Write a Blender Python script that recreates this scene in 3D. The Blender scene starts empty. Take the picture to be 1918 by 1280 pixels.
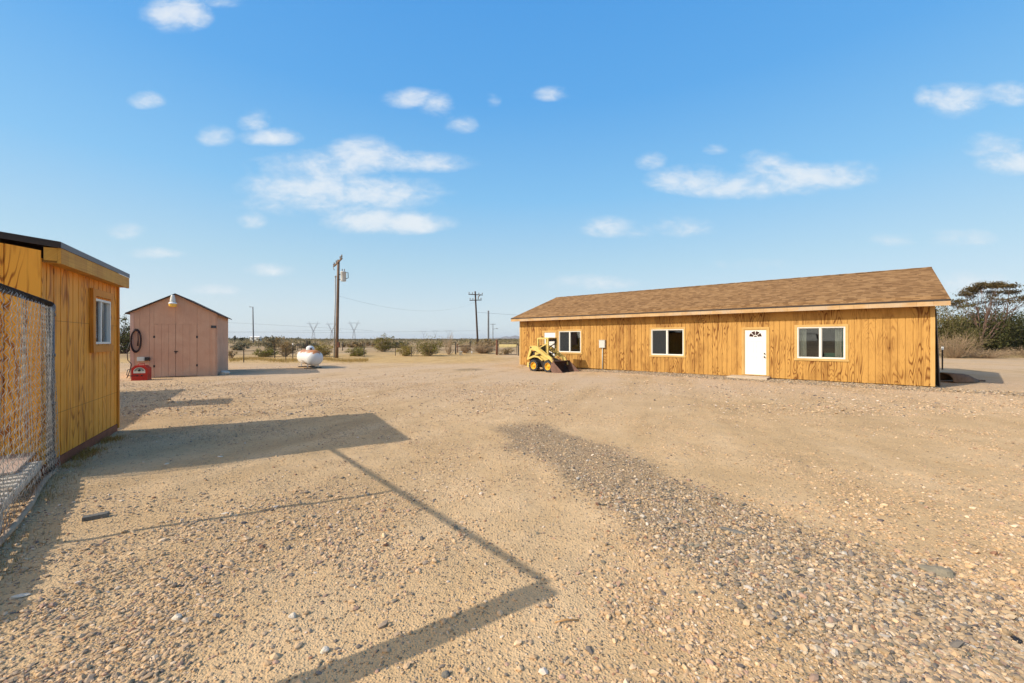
import bpy, bmesh, math, random
import numpy as np
from mathutils import Vector, Matrix

random.seed(7)
RNG = np.random.default_rng(11)
PI = math.pi
SC = bpy.context.scene
COL = SC.collection

# ------------------------------------------------------------------ survey constants
FPX, CX, HZ, CAMH = 763.0, 959.0, 635.5, 1.70      # focal length (px of a 1918 px wide frame), centre, horizon, eye height
SUN_EL = math.radians(34.0)
SHX, SHY = 0.908, 0.419                             # ground direction in which shadows fall


def at(px, py):
    """ground point seen at a pixel of the photograph (flat ground)"""
    Y = FPX * CAMH / (py - HZ)
    return ((px - CX) / FPX * Y, Y)


def hz_(py, Y):
    return CAMH + (HZ - py) / FPX * Y


def xx(px, Y):
    return (px - CX) / FPX * Y


# ------------------------------------------------------------------ numpy noise
def _hash(ix, iy, s):
    h = (ix.astype(np.int64) * 374761393 + iy.astype(np.int64) * 668265263 + s * 974711) & 0xFFFFFFFF
    h = ((h ^ (h >> 13)) * 1274126177) & 0xFFFFFFFF
    h = h ^ (h >> 16)
    return (h & 0xFFFF) / 65535.0


def vnoise(x, y, s=0):
    ix = np.floor(x); iy = np.floor(y)
    fx = x - ix; fy = y - iy
    fx = fx * fx * (3 - 2 * fx); fy = fy * fy * (3 - 2 * fy)
    a = _hash(ix, iy, s); b = _hash(ix + 1, iy, s); c = _hash(ix, iy + 1, s); d = _hash(ix + 1, iy + 1, s)
    return (a * (1 - fx) + b * fx) * (1 - fy) + (c * (1 - fx) + d * fx) * fy - 0.5


def gz_np(x, y):
    """height of the yard"""
    near = np.exp(-((y - 3) / 14.0) ** 2)
    z = 0.030 * vnoise(x * 0.35, y * 0.35, 1) + 0.022 * vnoise(x * 1.1 + 3, y * 1.1, 2) * near
    z = z + 0.018 * vnoise(x * 3.1, y * 3.1, 3) * near + 0.010 * vnoise(x * 8.3, y * 8.3, 4) * near * near
    z = z - 0.095 * np.exp(-(((x - 1.9) / 2.6) ** 2 + ((y - 22.3) / 2.0) ** 2))
    far = np.clip((np.hypot(x, y) - 60) / 60.0, 0, 1)
    z = z * (1 - far)
    r = np.hypot(x, y)
    z = z + np.clip((r - 120) / 200.0, 0, 1) * 0.5 * (vnoise(x * 0.012, y * 0.012, 7))
    return z


def gz(x, y):
    return float(gz_np(np.array([x], float), np.array([y], float))[0])


# ------------------------------------------------------------------ node helpers
class NT:
    def __init__(self, tree):
        self.t = tree
        tree.nodes.clear()

    def n(self, typ, ins=None, out=0, **props):
        nd = self.t.nodes.new(typ)
        for k, v in props.items():
            setattr(nd, k, v)
        if ins:
            for k, v in ins.items():
                s = nd.inputs[k]
                if isinstance(v, bpy.types.NodeSocket):
                    self.t.links.new(v, s)
                else:
                    s.default_value = v
        return nd if out is None else nd.outputs[out]

    def m(self, op, a, b=None, c=None, clamp=False):
        ins = {0: a}
        if b is not None: ins[1] = b
        if c is not None: ins[2] = c
        return self.n('ShaderNodeMath', ins, operation=op, use_clamp=clamp)

    def vm(self, op, a, b=None):
        ins = {0: a}
        if b is not None: ins[1] = b
        return self.n('ShaderNodeVectorMath', ins, operation=op)

    def mix(self, fac, a, b, blend='MIX'):
        nd = self.n('ShaderNodeMix', None, None, data_type='RGBA', blend_type=blend)
        for k, v in ((0, fac), (6, a), (7, b)):
            if isinstance(v, bpy.types.NodeSocket):
                self.t.links.new(v, nd.inputs[k])
            else:
                nd.inputs[k].default_value = v
        return nd.outputs[2]

    def ramp(self, fac, stops, interp='LINEAR'):
        nd = self.n('ShaderNodeValToRGB', {0: fac}, None)
        cr = nd.color_ramp
        cr.interpolation = interp
        while len(cr.elements) < len(stops):
            cr.elements.new(0.5)
        for e, (p, c) in zip(cr.elements, stops):
            e.position = p
            e.color = c if len(c) == 4 else (*c, 1)
        return nd.outputs[0]

    def noise(self, vec, scale, detail=2.0, rough=0.5, dist=0.0, out=0):
        return self.n('ShaderNodeTexNoise', {'Vector': vec, 'Scale': scale, 'Detail': detail, 'Roughness': rough, 'Distortion': dist}, out)

    def sstep(self, v, lo, hi, a=0.0, b=1.0):
        return self.n('ShaderNodeMapRange', {0: v, 1: lo, 2: hi, 3: a, 4: b}, interpolation_type='SMOOTHSTEP')

    def comb(self, x, y, z):
        return self.n('ShaderNodeCombineXYZ', {0: x, 1: y, 2: z})


def rgb(r, g, b):
    return (r, g, b, 1.0)


def new_mat(name):
    m = bpy.data.materials.new(name)
    m.use_nodes = True
    t = NT(m.node_tree)
    return m, t


def finish(t, color, rough=0.7, bump=None, bdist=0.01, bstr=1.0, metal=0.0, spec=0.3):
    bs = t.n('ShaderNodeBsdfPrincipled', {'Base Color': color, 'Roughness': rough, 'Metallic': metal, 'Specular IOR Level': spec}, None)
    if bump is not None:
        b = t.n('ShaderNodeBump', {'Height': bump, 'Distance': bdist, 'Strength': bstr})
        t.t.links.new(b, bs.inputs['Normal'])
    t.n('ShaderNodeOutputMaterial', {0: bs.outputs[0]}, None)


def objco(t):
    return t.n('ShaderNodeTexCoord', None, 3)


def mat_plain(name, c, rough=0.6, var=0.15, scale=6.0, metal=0.0, spec=0.3, dirt=None, bump=0.0):
    m, t = new_mat(name)
    co = objco(t)
    n1 = t.noise(co, scale, 4, 0.6)
    n2 = t.noise(co, scale * 7, 3, 0.6)
    f = t.m('ADD', t.m('MULTIPLY', n1, 0.65), t.m('MULTIPLY', n2, 0.35))
    lo = tuple(max(0, v * (1 - var)) for v in c); hi = tuple(min(1, v * (1 + var)) for v in c)
    col = t.ramp(f, [(0.3, lo), (0.7, hi)])
    if dirt:
        d = t.sstep(t.noise(co, scale * 0.6, 5, 0.7, 0.3), dirt[3], dirt[3] + 0.12)
        col = t.mix(d, col, rgb(*dirt[:3]))
    finish(t, col, rough, n2 if bump else None, bump or 0.01, 0.6, metal, spec)
    return m


def mat_siding(name, light, dark, axis='X', seams=None, shift=0.0, contour=1.05, streak=0.5):
    """rotary cut plywood siding: cathedral grain that runs through each 1.22 m sheet"""
    m, t = new_mat(name)
    co = objco(t)
    sp = t.n('ShaderNodeSeparateXYZ', {0: co}, None)
    u = t.m('ADD', sp.outputs[0 if axis == 'X' else 1], shift)
    z = sp.outputs[2]
    sheet = t.m('FLOOR', t.m('DIVIDE', u, 1.2192))
    plank = t.m('FLOOR', t.m('DIVIDE', u, 0.2032))
    rs = t.n('ShaderNodeTexWhiteNoise', {'W': sheet}, noise_dimensions='1D')
    rp = t.n('ShaderNodeTexWhiteNoise', {'W': t.m('ADD', plank, 40.0)}, noise_dimensions='1D')
    off = t.m('MULTIPLY', rs, 50.0)
    vec = t.comb(t.m('MULTIPLY', u, 3.3), t.m('ADD', t.m('MULTIPLY', z, 0.44), off), t.m('MULTIPLY', sheet, 3.7))
    n = t.noise(vec, 1.0, 1.6, 0.45, 0.35)
    ring = t.m('PINGPONG', t.m('MULTIPLY', n, 19.0), 0.5)
    ring = t.sstep(ring, 0.22, 0.50)
    patch = t.sstep(t.noise(t.comb(t.m('MULTIPLY', u, 1.3), t.m('ADD', t.m('MULTIPLY', z, 0.5), off), 2.0), 1.3, 2, 0.5), 0.38, 0.62)
    fine = t.noise(t.comb(t.m('MULTIPLY', u, 110.0), t.m('MULTIPLY', z, 3.0), 0.0), 1.0, 2, 0.6)
    blot = t.noise(t.comb(t.m('MULTIPLY', u, 2.2), t.m('MULTIPLY', z, 1.1), 5.0), 1.0, 3, 0.6)
    f = t.m('MULTIPLY', ring, t.m('ADD', t.m('MULTIPLY', patch, 0.85), 0.15))
    f = t.m('MULTIPLY', f, contour)
    f = t.m('ADD', f, t.m('MULTIPLY', t.m('SUBTRACT', fine, 0.5), streak))
    f = t.m('ADD', f, t.m('MULTIPLY', t.m('SUBTRACT', blot, 0.5), 1.35))
    f = t.m('ADD', f, t.m('MULTIPLY', t.m('SUBTRACT', rp, 0.5), 0.48))
    col = t.mix(t.m('ADD', f, 0.12, clamp=True), rgb(*light), rgb(*dark))
    # knots
    vo = t.n('ShaderNodeTexVoronoi', {'Vector': t.comb(t.m('MULTIPLY', u, 1.6), t.m('MULTIPLY', z, 0.9), off), 'Scale': 1.0}, 0)
    kn = t.sstep(vo, 0.035, 0.06, 1.0, 0.0)
    col = t.mix(t.m('MULTIPLY', kn, 0.75), col, rgb(dark[0] * 0.5, dark[1] * 0.45, dark[2] * 0.5))
    if seams:
        for s in seams:
            d = t.m('ABSOLUTE', t.m('SUBTRACT', z, s))
            col = t.mix(t.sstep(d, 0.002, 0.006, 0.5, 0.0), col, rgb(dark[0] * 0.35, dark[1] * 0.3, dark[2] * 0.3))
    finish(t, col, 0.62, t.m('ADD', ring, fine), 0.0015, 0.6, 0, 0.25)
    return m


def mat_lumber(name, light, dark, along='X', joints=0.0, grey=0.0):
    m, t = new_mat(name)
    co = objco(t)
    sp = t.n('ShaderNodeSeparateXYZ', {0: co}, None)
    a = {'X': 0, 'Y': 1, 'Z': 2}[along]
    u = sp.outputs[a]
    others = [sp.outputs[i] for i in range(3) if i != a]
    v = t.m('ADD', others[0], others[1])
    f = t.noise(t.comb(t.m('MULTIPLY', u, 2.0), t.m('MULTIPLY', v, 60.0), 0.0), 1.0, 3, 0.6)
    b = t.noise(co, 1.7, 3, 0.6)
    f = t.m('ADD', t.m('MULTIPLY', f, 0.6), t.m('MULTIPLY', b, 0.5))
    col = t.ramp(f, [(0.35, light), (0.72, dark)])
    if joints:
        cell = t.m('DIVIDE', u, joints)
        r = t.n('ShaderNodeTexWhiteNoise', {'W': t.m('FLOOR', cell)}, noise_dimensions='1D')
        col = t.mix(t.m('MULTIPLY', r, 0.42), col, rgb(*dark))
        fr = t.m('ABSOLUTE', t.m('SUBTRACT', t.m('FRACT', cell), 0.5))
        col = t.mix(t.sstep(fr, 0.485, 0.498, 0.0, 0.75), col, rgb(dark[0] * 0.3, dark[1] * 0.3, dark[2] * 0.3))
    if grey:
        g = t.sstep(t.noise(co, 0.9, 4, 0.7), 0.45, 0.62)
        col = t.mix(t.m('MULTIPLY', g, grey), col, rgb(0.42, 0.36, 0.29))
    finish(t, col, 0.65, f, 0.002, 0.5, 0, 0.25)
    return m


def mat_shingle(name, c1, c2, c3, rowh=0.145):
    m, t = new_mat(name)
    co = objco(t)
    sp = t.n('ShaderNodeSeparateXYZ', {0: co}, None)
    v = t.m('MULTIPLY', t.m('ADD', t.m('ABSOLUTE', sp.outputs[1]), 0.0), 1.07)
    row = t.m('FLOOR', t.m('DIVIDE', v, rowh))
    ro = t.n('ShaderNodeTexWhiteNoise', {'W': row}, noise_dimensions='1D')
    uu = t.m('ADD', sp.outputs[0], t.m('MULTIPLY', ro, 3.0))
    wob = t.noise(t.comb(t.m('MULTIPLY', uu, 4.0), row, 0.0), 1.0, 1)
    tab = t.m('FLOOR', t.m('DIVIDE', t.m('ADD', uu, t.m('MULTIPLY', wob, 0.35)), 0.20))
    r = t.n('ShaderNodeTexWhiteNoise', {'Vector': t.comb(tab, row, 0.0)}, noise_dimensions='2D')
    g = t.noise(co, 160, 2, 0.7)
    big = t.noise(co, 0.8, 3, 0.6)
    f = t.m('ADD', t.m('MULTIPLY', r, 0.48), t.m('ADD', t.m('MULTIPLY', g, 0.35), t.m('MULTIPLY', big, 0.28)))
    col = t.ramp(f, [(0.2, c1), (0.55, c2), (0.95, c3)])
    fr = t.m('FRACT', t.m('DIVIDE', v, rowh))
    hgt = t.m('ADD', t.m('MULTIPLY', t.m('SUBTRACT', 1.0, fr), 1.0), t.m('MULTIPLY', r, 0.35))
    finish(t, col, 0.9, hgt, 0.012, 0.9, 0, 0.1)
    return m


def mat_glass(name, tint=(0.015, 0.02, 0.025), refl=1.0):
    m, t = new_mat(name)
    fr = t.n('ShaderNodeFresnel', {'IOR': 1.52})
    fr = t.m('MULTIPLY', fr, refl, clamp=True)
    tr = t.n('ShaderNodeBsdfTransparent', {'Color': rgb(0.86, 0.89, 0.89)})
    gl = t.n('ShaderNodeBsdfGlossy', {'Color': rgb(0.9, 0.95, 1.0), 'Roughness': 0.015})
    mx = t.n('ShaderNodeMixShader', {0: fr, 1: tr, 2: gl})
    t.n('ShaderNodeOutputMaterial', {0: mx}, None)
    return m


def mat_screen(name):
    m, t = new_mat(name)
    tr = t.n('ShaderNodeBsdfTransparent', {'Color': rgb(1, 1, 1)})
    df = t.n('ShaderNodeBsdfDiffuse', {'Color': rgb(0.05, 0.055, 0.06)})
    mx = t.n('ShaderNodeMixShader', {0: 0.62, 1: tr, 2: df})
    t.n('ShaderNodeOutputMaterial', {0: mx}, None)
    return m


def mat_attr(name, rough=0.8, mult=1.0, spec=0.2, transl=0.0):
    m, t = new_mat(name)
    a = t.n('ShaderNodeAttribute', None, 0, attribute_name='col')
    if mult != 1.0:
        a = t.mix(1.0, a, rgb(mult, mult, mult), 'MULTIPLY')
    bs = t.n('ShaderNodeBsdfPrincipled', {'Base Color': a, 'Roughness': rough, 'Specular IOR Level': spec})
    if transl:
        tl = t.n('ShaderNodeBsdfTranslucent', {'Color': a})
        bs = t.n('ShaderNodeMixShader', {0: transl, 1: bs, 2: tl})
    t.n('ShaderNodeOutputMaterial', {0: bs}, None)
    return m


# ------------------------------------------------------------------ mesh builder
class MB:
    def __init__(self):
        self.v = []; self.f = []; self.mi = []; self.sm = []

    def add(self, vs, fs, mi=0, smooth=False):
        b = len(self.v)
        self.v.extend([tuple(p) for p in vs])
        for f in fs:
            self.f.append([i + b for i in f]); self.mi.append(mi); self.sm.append(smooth)
        return self

    def box(self, x0, x1, y0, y1, z0, z1, mi=0, M=None):
        vs = [(x, y, z) for x in (x0, x1) for y in (y0, y1) for z in (z0, z1)]
        if M is not None: vs = [M @ Vector(p) for p in vs]
        fs = [(0, 1, 3, 2), (4, 6, 7, 5), (0, 4, 5, 1), (2, 3, 7, 6), (0, 2, 6, 4), (1, 5, 7, 3)]
        return self.add(vs, fs, mi)

    def bbox(self, x0, x1, y0, y1, z0, z1, b=0.01, mi=0, M=None):
        """box with bevelled edges"""
        bm = bmesh.new()
        bmesh.ops.create_cube(bm, size=1.0)
        for p in bm.verts:
            p.co = Vector((x0 + (p.co.x + .5) * (x1 - x0), y0 + (p.co.y + .5) * (y1 - y0), z0 + (p.co.z + .5) * (z1 - z0)))
        bmesh.ops.bevel(bm, geom=list(bm.edges), offset=b, segments=2, affect='EDGES', profile=0.6)
        bm.verts.ensure_lookup_table()
        vs = [p.co.copy() for p in bm.verts]
        if M is not None: vs = [M @ p for p in vs]
        fs = [[q.index for q in f.verts] for f in bm.faces]
        bm.free()
        return self.add(vs, fs, mi)

    def tube(self, pts, rad, n=6, mi=0, cap=True, smooth=True):
        pts = [Vector(p) for p in pts]
        if not hasattr(rad, '__len__'): rad = [rad] * len(pts)
        rings = []; up = None
        for i, p in enumerate(pts):
            d = (pts[min(i + 1, len(pts) - 1)] - pts[max(i - 1, 0)])
            if d.length < 1e-9: d = Vector((0, 0, 1))
            d.normalize()
            if up is None:
                up = Vector((0, 0, 1)) if abs(d.z) < 0.9 else Vector((1, 0, 0))
            s = d.cross(up)
            if s.length < 1e-6: s = d.cross(Vector((0.3, 1, 0.2)))
            s.normalize(); up = s.cross(d).normalized()
            rings.append([p + (s * math.cos(2 * PI * k / n) + up * math.sin(2 * PI * k / n)) * rad[i] for k in range(n)])
        vs = [q for r in rings for q in r]
        fs = []
        for i in range(len(pts) - 1):
            for k in range(n):
                k2 = (k + 1) % n
                fs.append((i * n + k, i * n + k2, (i + 1) * n + k2, (i + 1) * n + k))
        self.add(vs, fs, mi, smooth)
        if cap:
            b = len(self.v) - len(vs)
            self.f.append([b + k for k in range(n)][::-1]); self.mi.append(mi); self.sm.append(False)
            self.f.append([b + (len(pts) - 1) * n + k for k in range(n)]); self.mi.append(mi); self.sm.append(False)
        return self

    def lathe(self, prof, n=24, M=None, mi=0, smooth=True):
        """profile of (radius, height) revolved about local z"""
        vs = []
        for r, z in prof:
            for k in range(n):
                a = 2 * PI * k / n
                vs.append(Vector((r * math.cos(a), r * math.sin(a), z)))
        if M is not None: vs = [M @ p for p in vs]
        fs = []
        for i in range(len(prof) - 1):
            for k in range(n):
                k2 = (k + 1) % n
                fs.append((i * n + k, i * n + k2, (i + 1) * n + k2, (i + 1) * n + k))
        return self.add(vs, fs, mi, smooth)

    def prism(self, poly, a, b, plane='XZ', mi=0, M=None):
        """polygon extruded from a to b along the axis its plane lacks"""
        def P(p, w):
            if plane == 'XZ': return Vector((p[0], w, p[1]))
            if plane == 'YZ': return Vector((w, p[0], p[1]))
            return Vector((p[0], p[1], w))
        n = len(poly)
        vs = [P(p, a) for p in poly] + [P(p, b) for p in poly]
        if M is not None: vs = [M @ p for p in vs]
        fs = [tuple(range(n)), tuple(range(2 * n - 1, n - 1, -1))]
        fs += [(i, i + n, (i + 1) % n + n, (i + 1) % n) for i in range(n)]
        return self.add(vs, fs, mi)

    def build(self, name, mats, parent=None, loc=None, fixn=True):
        me = bpy.data.meshes.new(name)
        me.from_pydata([tuple(p) for p in self.v], [], self.f)
        if not isinstance(mats, (list, tuple)): mats = [mats]
        for m in mats: me.materials.append(m)
        if len(mats) > 1: me.polygons.foreach_set('material_index', self.mi)
        me.polygons.foreach_set('use_smooth', self.sm)
        if fixn and len(self.f) < 60000:
            bm = bmesh.new(); bm.from_mesh(me)
            bmesh.ops.recalc_face_normals(bm, faces=list(bm.faces))
            bm.to_mesh(me); bm.free()
        me.update()
        o = bpy.data.objects.new(name, me)
        COL.objects.link(o)
        if parent is not None: o.parent = parent
        if loc is not None: o.location = loc
        return o


def np_mesh(name, V, F, mat, parent=None, col=None, smooth=False):
    """fast mesh from arrays: V (n,3), F (m,k), one colour per vertex"""
    me = bpy.data.meshes.new(name)
    V = np.ascontiguousarray(V, np.float32); F = np.ascontiguousarray(F, np.int32)
    k = F.shape[1]
    me.vertices.add(len(V)); me.vertices.foreach_set('co', V.ravel())
    me.loops.add(F.size); me.loops.foreach_set('vertex_index', F.ravel())
    me.polygons.add(len(F))
    me.polygons.foreach_set('loop_start', np.arange(0, F.size, k, dtype=np.int32))
    me.polygons.foreach_set('use_smooth', np.full(len(F), smooth))
    me.update(calc_edges=True)
    if col is not None:
        a = me.attributes.new('col', 'FLOAT_COLOR', 'POINT')
        c = np.ones((len(V), 4), np.float32); c[:, :3] = col
        a.data.foreach_set('color', c.ravel())
    me.materials.append(mat)
    o = bpy.data.objects.new(name, me)
    COL.objects.link(o)
    if parent is not None: o.parent = parent
    return o


def tag(o, label=None, cat=None, group=None, kind=None):
    if label: o['label'] = label
    if cat: o['category'] = cat
    if group: o['group'] = group
    if kind: o['kind'] = kind
    return o


def thing(name, label, cat, loc=(0, 0, 0), rz=0.0, group=None):
    o = bpy.data.objects.new(name, None)
    o.empty_display_size = 0.3
    COL.objects.link(o)
    o.location = loc; o.rotation_euler = (0, 0, rz)
    return tag(o, label, cat, group)


def copy_tree(o, parent=None):
    c = o.copy(); COL.objects.link(c)
    if parent is not None: c.parent = parent
    for ch in list(o.children): copy_tree(ch, c)
    return c


# ------------------------------------------------------------------ materials
M = {}
WL, WD = (0.475, 0.258, 0.066), (0.17, 0.062, 0.009)
M['siding_front'] = mat_siding('plywood_siding', WL, WD, 'X')
M['siding_end'] = mat_siding('plywood_siding_end', WL, WD, 'Y')
M['shed_siding'] = mat_siding('shed_siding', (0.82, 0.345, 0.036), (0.36, 0.105, 0.006), 'X', [0.72, 1.94], 0.4, 0.75, 0.8)
M['shed_siding_end'] = mat_siding('shed_siding_end', (0.84, 0.36, 0.040), (0.36, 0.10, 0.006), 'Y', None, 0.1, 1.2)
M['trim_light'] = mat_lumber('trim_light', (0.60, 0.40, 0.16), (0.43, 0.25, 0.07), 'X')
M['trim_light_z'] = mat_lumber('trim_light_upright', (0.60, 0.39, 0.15), (0.43, 0.25, 0.07), 'Z')
M['fascia'] = mat_lumber('fascia_board', (0.60, 0.41, 0.21), (0.36, 0.21, 0.09), 'X', 0.42, 0.5)
M['shed_fascia'] = mat_lumber('shed_fascia_board', (0.72, 0.40, 0.07), (0.42, 0.18, 0.025), 'X', 0.21)
M['shed_trim'] = mat_lumber('shed_trim_board', (0.72, 0.30, 0.032), (0.48, 0.165, 0.015), 'Z')
M['skirt'] = mat_plain('red_brown_skirt', (0.20, 0.062, 0.030), 0.7, 0.3)
M['roof'] = mat_shingle('tan_shingles', (0.12, 0.058, 0.022), (0.25, 0.135, 0.053), (0.38, 0.225, 0.100), 0.118)
M['dark_edge'] = mat_plain('dark_drip_edge', (0.035, 0.027, 0.024), 0.7)
M['grey_drip'] = mat_plain('grey_drip_edge', (0.13, 0.125, 0.135), 0.5, 0.15, 4, 0.3)
M['vinyl'] = mat_plain('white_vinyl', (0.66, 0.65, 0.60), 0.35, 0.04)
M['door_white'] = mat_plain('white_door_paint', (0.70, 0.69, 0.66), 0.4, 0.03, 3)
M['glass'] = mat_glass('window_glass', refl=1.5)
M['glass_shed'] = mat_glass('shed_window_glass', refl=1.5)
M['screen'] = mat_screen('insect_screen')
M['interior'] = mat_plain('interior_board', (0.10, 0.085, 0.07), 0.9)
M['black_metal'] = mat_plain('black_metal', (0.018, 0.017, 0.017), 0.45, 0.3, 10, 0.0, 0.4)
M['grey_paint'] = mat_plain('grey_box_paint', (0.50, 0.50, 0.46), 0.5, 0.08)
M['concrete'] = mat_plain('concrete_slab', (0.45, 0.36, 0.26), 0.9, 0.2, 8, bump=0.004)
M['pink'] = None
M['galv'] = mat_plain('galvanised_steel', (0.16, 0.155, 0.15), 0.6, 0.4, 30, 0.4, 0.4)
M['wire'] = mat_plain('galvanised_wire', (0.36, 0.355, 0.33), 0.45, 0.4, 14, 0.45, 0.5, dirt=(0.10, 0.07, 0.05, 0.55))
M['white_frame'] = mat_plain('weathered_white_paint', (0.45, 0.40, 0.33), 0.85, 0.25, 7, dirt=(0.26, 0.19, 0.13, 0.52))
M['pole_wood'] = mat_lumber('weathered_pole_wood', (0.21, 0.135, 0.088), (0.10, 0.06, 0.038), 'Z')
M['pole_dark'] = mat_plain('dark_pole_wood', (0.060, 0.036, 0.026), 0.85, 0.35, 3)
M['pole_grey'] = mat_plain('grey_pole_steel', (0.15, 0.155, 0.16), 0.6, 0.15, 3)
M['conduit'] = mat_plain('grey_conduit', (0.30, 0.31, 0.31), 0.5, 0.1, 4, 0.3)
M['insul'] = mat_plain('porcelain', (0.20, 0.17, 0.15), 0.3)
M['transf'] = mat_plain('transformer_grey', (0.52, 0.54, 0.55), 0.5, 0.06)
M['line'] = mat_plain('power_cable', (0.07, 0.07, 0.075), 0.6)
M['lattice'] = mat_plain('lattice_steel', (0.27, 0.28, 0.30), 0.6, 0.1, 0.1)
M['tpost'] = mat_plain('steel_post', (0.045, 0.035, 0.030), 0.8, 0.3, 20)
M['rust'] = mat_plain('rusty_steel', (0.13, 0.052, 0.030), 0.85, 0.45, 9, dirt=(0.26, 0.10, 0.035, 0.55))
M['white_paint'] = mat_plain('white_paint', (0.78, 0.77, 0.74), 0.5, 0.06)
M['yellow'] = mat_plain('faded_yellow_paint', (0.58, 0.425, 0.125), 0.6, 0.2, 7, 0, 0.35, dirt=(0.30, 0.20, 0.09, 0.58))
M['rim'] = mat_plain('yellow_rim_paint', (0.70, 0.36, 0.025), 0.5, 0.2, 9, 0, 0.35, dirt=(0.30, 0.13, 0.04, 0.58))
M['rubber'] = mat_plain('dusty_rubber', (0.040, 0.039, 0.040), 0.85, 0.35, 12, dirt=(0.13, 0.105, 0.08, 0.60))
M['bucket'] = mat_plain('rusty_bucket_steel', (0.155, 0.088, 0.066), 0.75, 0.35, 6, 0.1, 0.3, dirt=(0.085, 0.035, 0.024, 0.54))
M['bucket_in'] = mat_plain('dark_bucket_inside', (0.045, 0.022, 0.016), 0.8, 0.4, 6)
M['machine_dark'] = mat_plain('greasy_machinery', (0.030, 0.022, 0.018), 0.7, 0.5, 15)
M['red'] = mat_plain('welder_red_paint', (0.42, 0.022, 0.016), 0.4, 0.2, 8, 0, 0.4)
M['plate_white'] = mat_plain('off_white_plate', (0.62, 0.62, 0.54), 0.5, 0.1, 8)
M['cable'] = mat_plain('dark_red_black_cable', (0.035, 0.016, 0.016), 0.5, 0.4, 8)
M['rock_grey'] = mat_plain('grey_rock', (0.155, 0.145, 0.125), 0.9, 0.3, 14, bump=0.01)
M['rock_pale'] = mat_plain('pale_rock', (0.62, 0.54, 0.43), 0.9, 0.15, 14, bump=0.01)
M['rock_green'] = mat_plain('green_grey_rock', (0.235, 0.20, 0.14), 0.9, 0.2, 10, bump=0.01)
M['stick'] = mat_plain('dry_wood', (0.42, 0.24, 0.10), 0.9, 0.3, 10)
M['bark'] = mat_plain('grey_bark', (0.14, 0.088, 0.066), 0.9, 0.35, 10)
M['twig'] = mat_plain('dry_twig', (0.33, 0.235, 0.145), 0.9, 0.3, 3)
M['leaf'] = mat_attr('leaf', 0.75, 1.0, 0.2, 0.25)
M['stone'] = mat_attr('pebble', 0.9, 1.0, 0.15)
M['curtain_pale'] = mat_plain('pale_curtain', (0.60, 0.60, 0.52), 0.9, 0.08)
M['curtain_green'] = mat_plain('green_curtain', (0.06, 0.26, 0.18), 0.9, 0.1)
M['teal'] = mat_plain('teal_cloth', (0.03, 0.30, 0.24), 0.9, 0.5, 10)
M['orange_lens'] = mat_plain('amber_lens', (0.85, 0.50, 0.09), 0.25, 0.1, 10, 0, 0.5)
M['lamp_grey'] = mat_plain('lamp_housing', (0.62, 0.62, 0.57), 0.4, 0.06)


def mat_pink():
    m, t = new_mat('faded_pink_paint')
    co = objco(t)
    sp = t.n('ShaderNodeSeparateXYZ', {0: co}, None)
    x, z = sp.outputs[0], sp.outputs[2]
    n = t.noise(co, 1.6, 5, 0.65, 0.4)
    st = t.noise(t.comb(t.m('MULTIPLY', x, 26.0), t.m('MULTIPLY', z, 1.3), 0.0), 1.0, 3, 0.6)
    col = t.ramp(t.m('ADD', t.m('MULTIPLY', n, 0.7), t.m('MULTIPLY', st, 0.3)),
                 [(0.3, (0.51, 0.275, 0.175)), (0.52, (0.58, 0.330, 0.215)), (0.75, (0.65, 0.40, 0.265))])
    # worn, dusty foot of the boards
    dust = t.m('MULTIPLY', t.sstep(t.m('ADD', z, t.m('MULTIPLY', t.noise(co, 2.5, 4, 0.7), 0.9)), 0.35, 1.2, 0.7, 0.0), 0.8)
    col = t.mix(dust, col, rgb(0.52, 0.36, 0.26))
    finish(t, col, 0.85, st, 0.002, 0.6, 0, 0.15)
    return m


M['pink'] = mat_pink()


def mat_tank():
    m, t = new_mat('white_tank_paint_with_rust')
    co = objco(t)
    sp = t.n('ShaderNodeSeparateXYZ', {0: co}, None)
    n = t.noise(co, 3.0, 6, 0.7, 0.5)
    up = t.sstep(sp.outputs[2], 0.62, 1.08)
    r = t.sstep(t.m('ADD', t.m('MULTIPLY', up, 0.42), t.m('MULTIPLY', n, 0.75)), 0.60, 0.74)
    sm = t.sstep(t.noise(co, 9, 3, 0.6), 0.68, 0.74)
    col = t.mix(r, rgb(0.66, 0.64, 0.60), rgb(0.42, 0.16, 0.04))
    col = t.mix(t.m('MULTIPLY', sm, 0.5), col, rgb(0.40, 0.26, 0.15))
    finish(t, col, 0.45, n, 0.004, 0.3, 0, 0.4)
    return m


M['tank'] = mat_tank()


def band_mask_np(x, y):
    """windrow of coarse gravel left by grading, from mid-yard to the right foreground"""
    ax, ay, bx, by = -0.1, 8.2, 2.55, 1.6
    dx, dy = bx - ax, by - ay
    L = math.hypot(dx, dy)
    s = ((x - ax) * dx + (y - ay) * dy) / L
    d = ((x - ax) * dy - (y - ay) * dx) / L
    d = d + 0.35 * vnoise(x * 0.8, y * 0.8, 21) + 0.25 * vnoise(x * 2.2, y * 2.2, 22)
    w = 0.62 + 0.05 * np.clip(s, 0, 7)
    m = np.clip(1.25 - np.abs(d + 0.15) / w, 0, 1)
    return np.clip(m * 1.6, 0, 1) * np.clip((s + 0.4) / 1.0, 0, 1)


B_O = (0.527, 26.745); B_A = (math.cos(0.713), -math.sin(0.713)); B_N = (math.sin(0.713), math.cos(0.713)); B_L = 18.96


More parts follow.
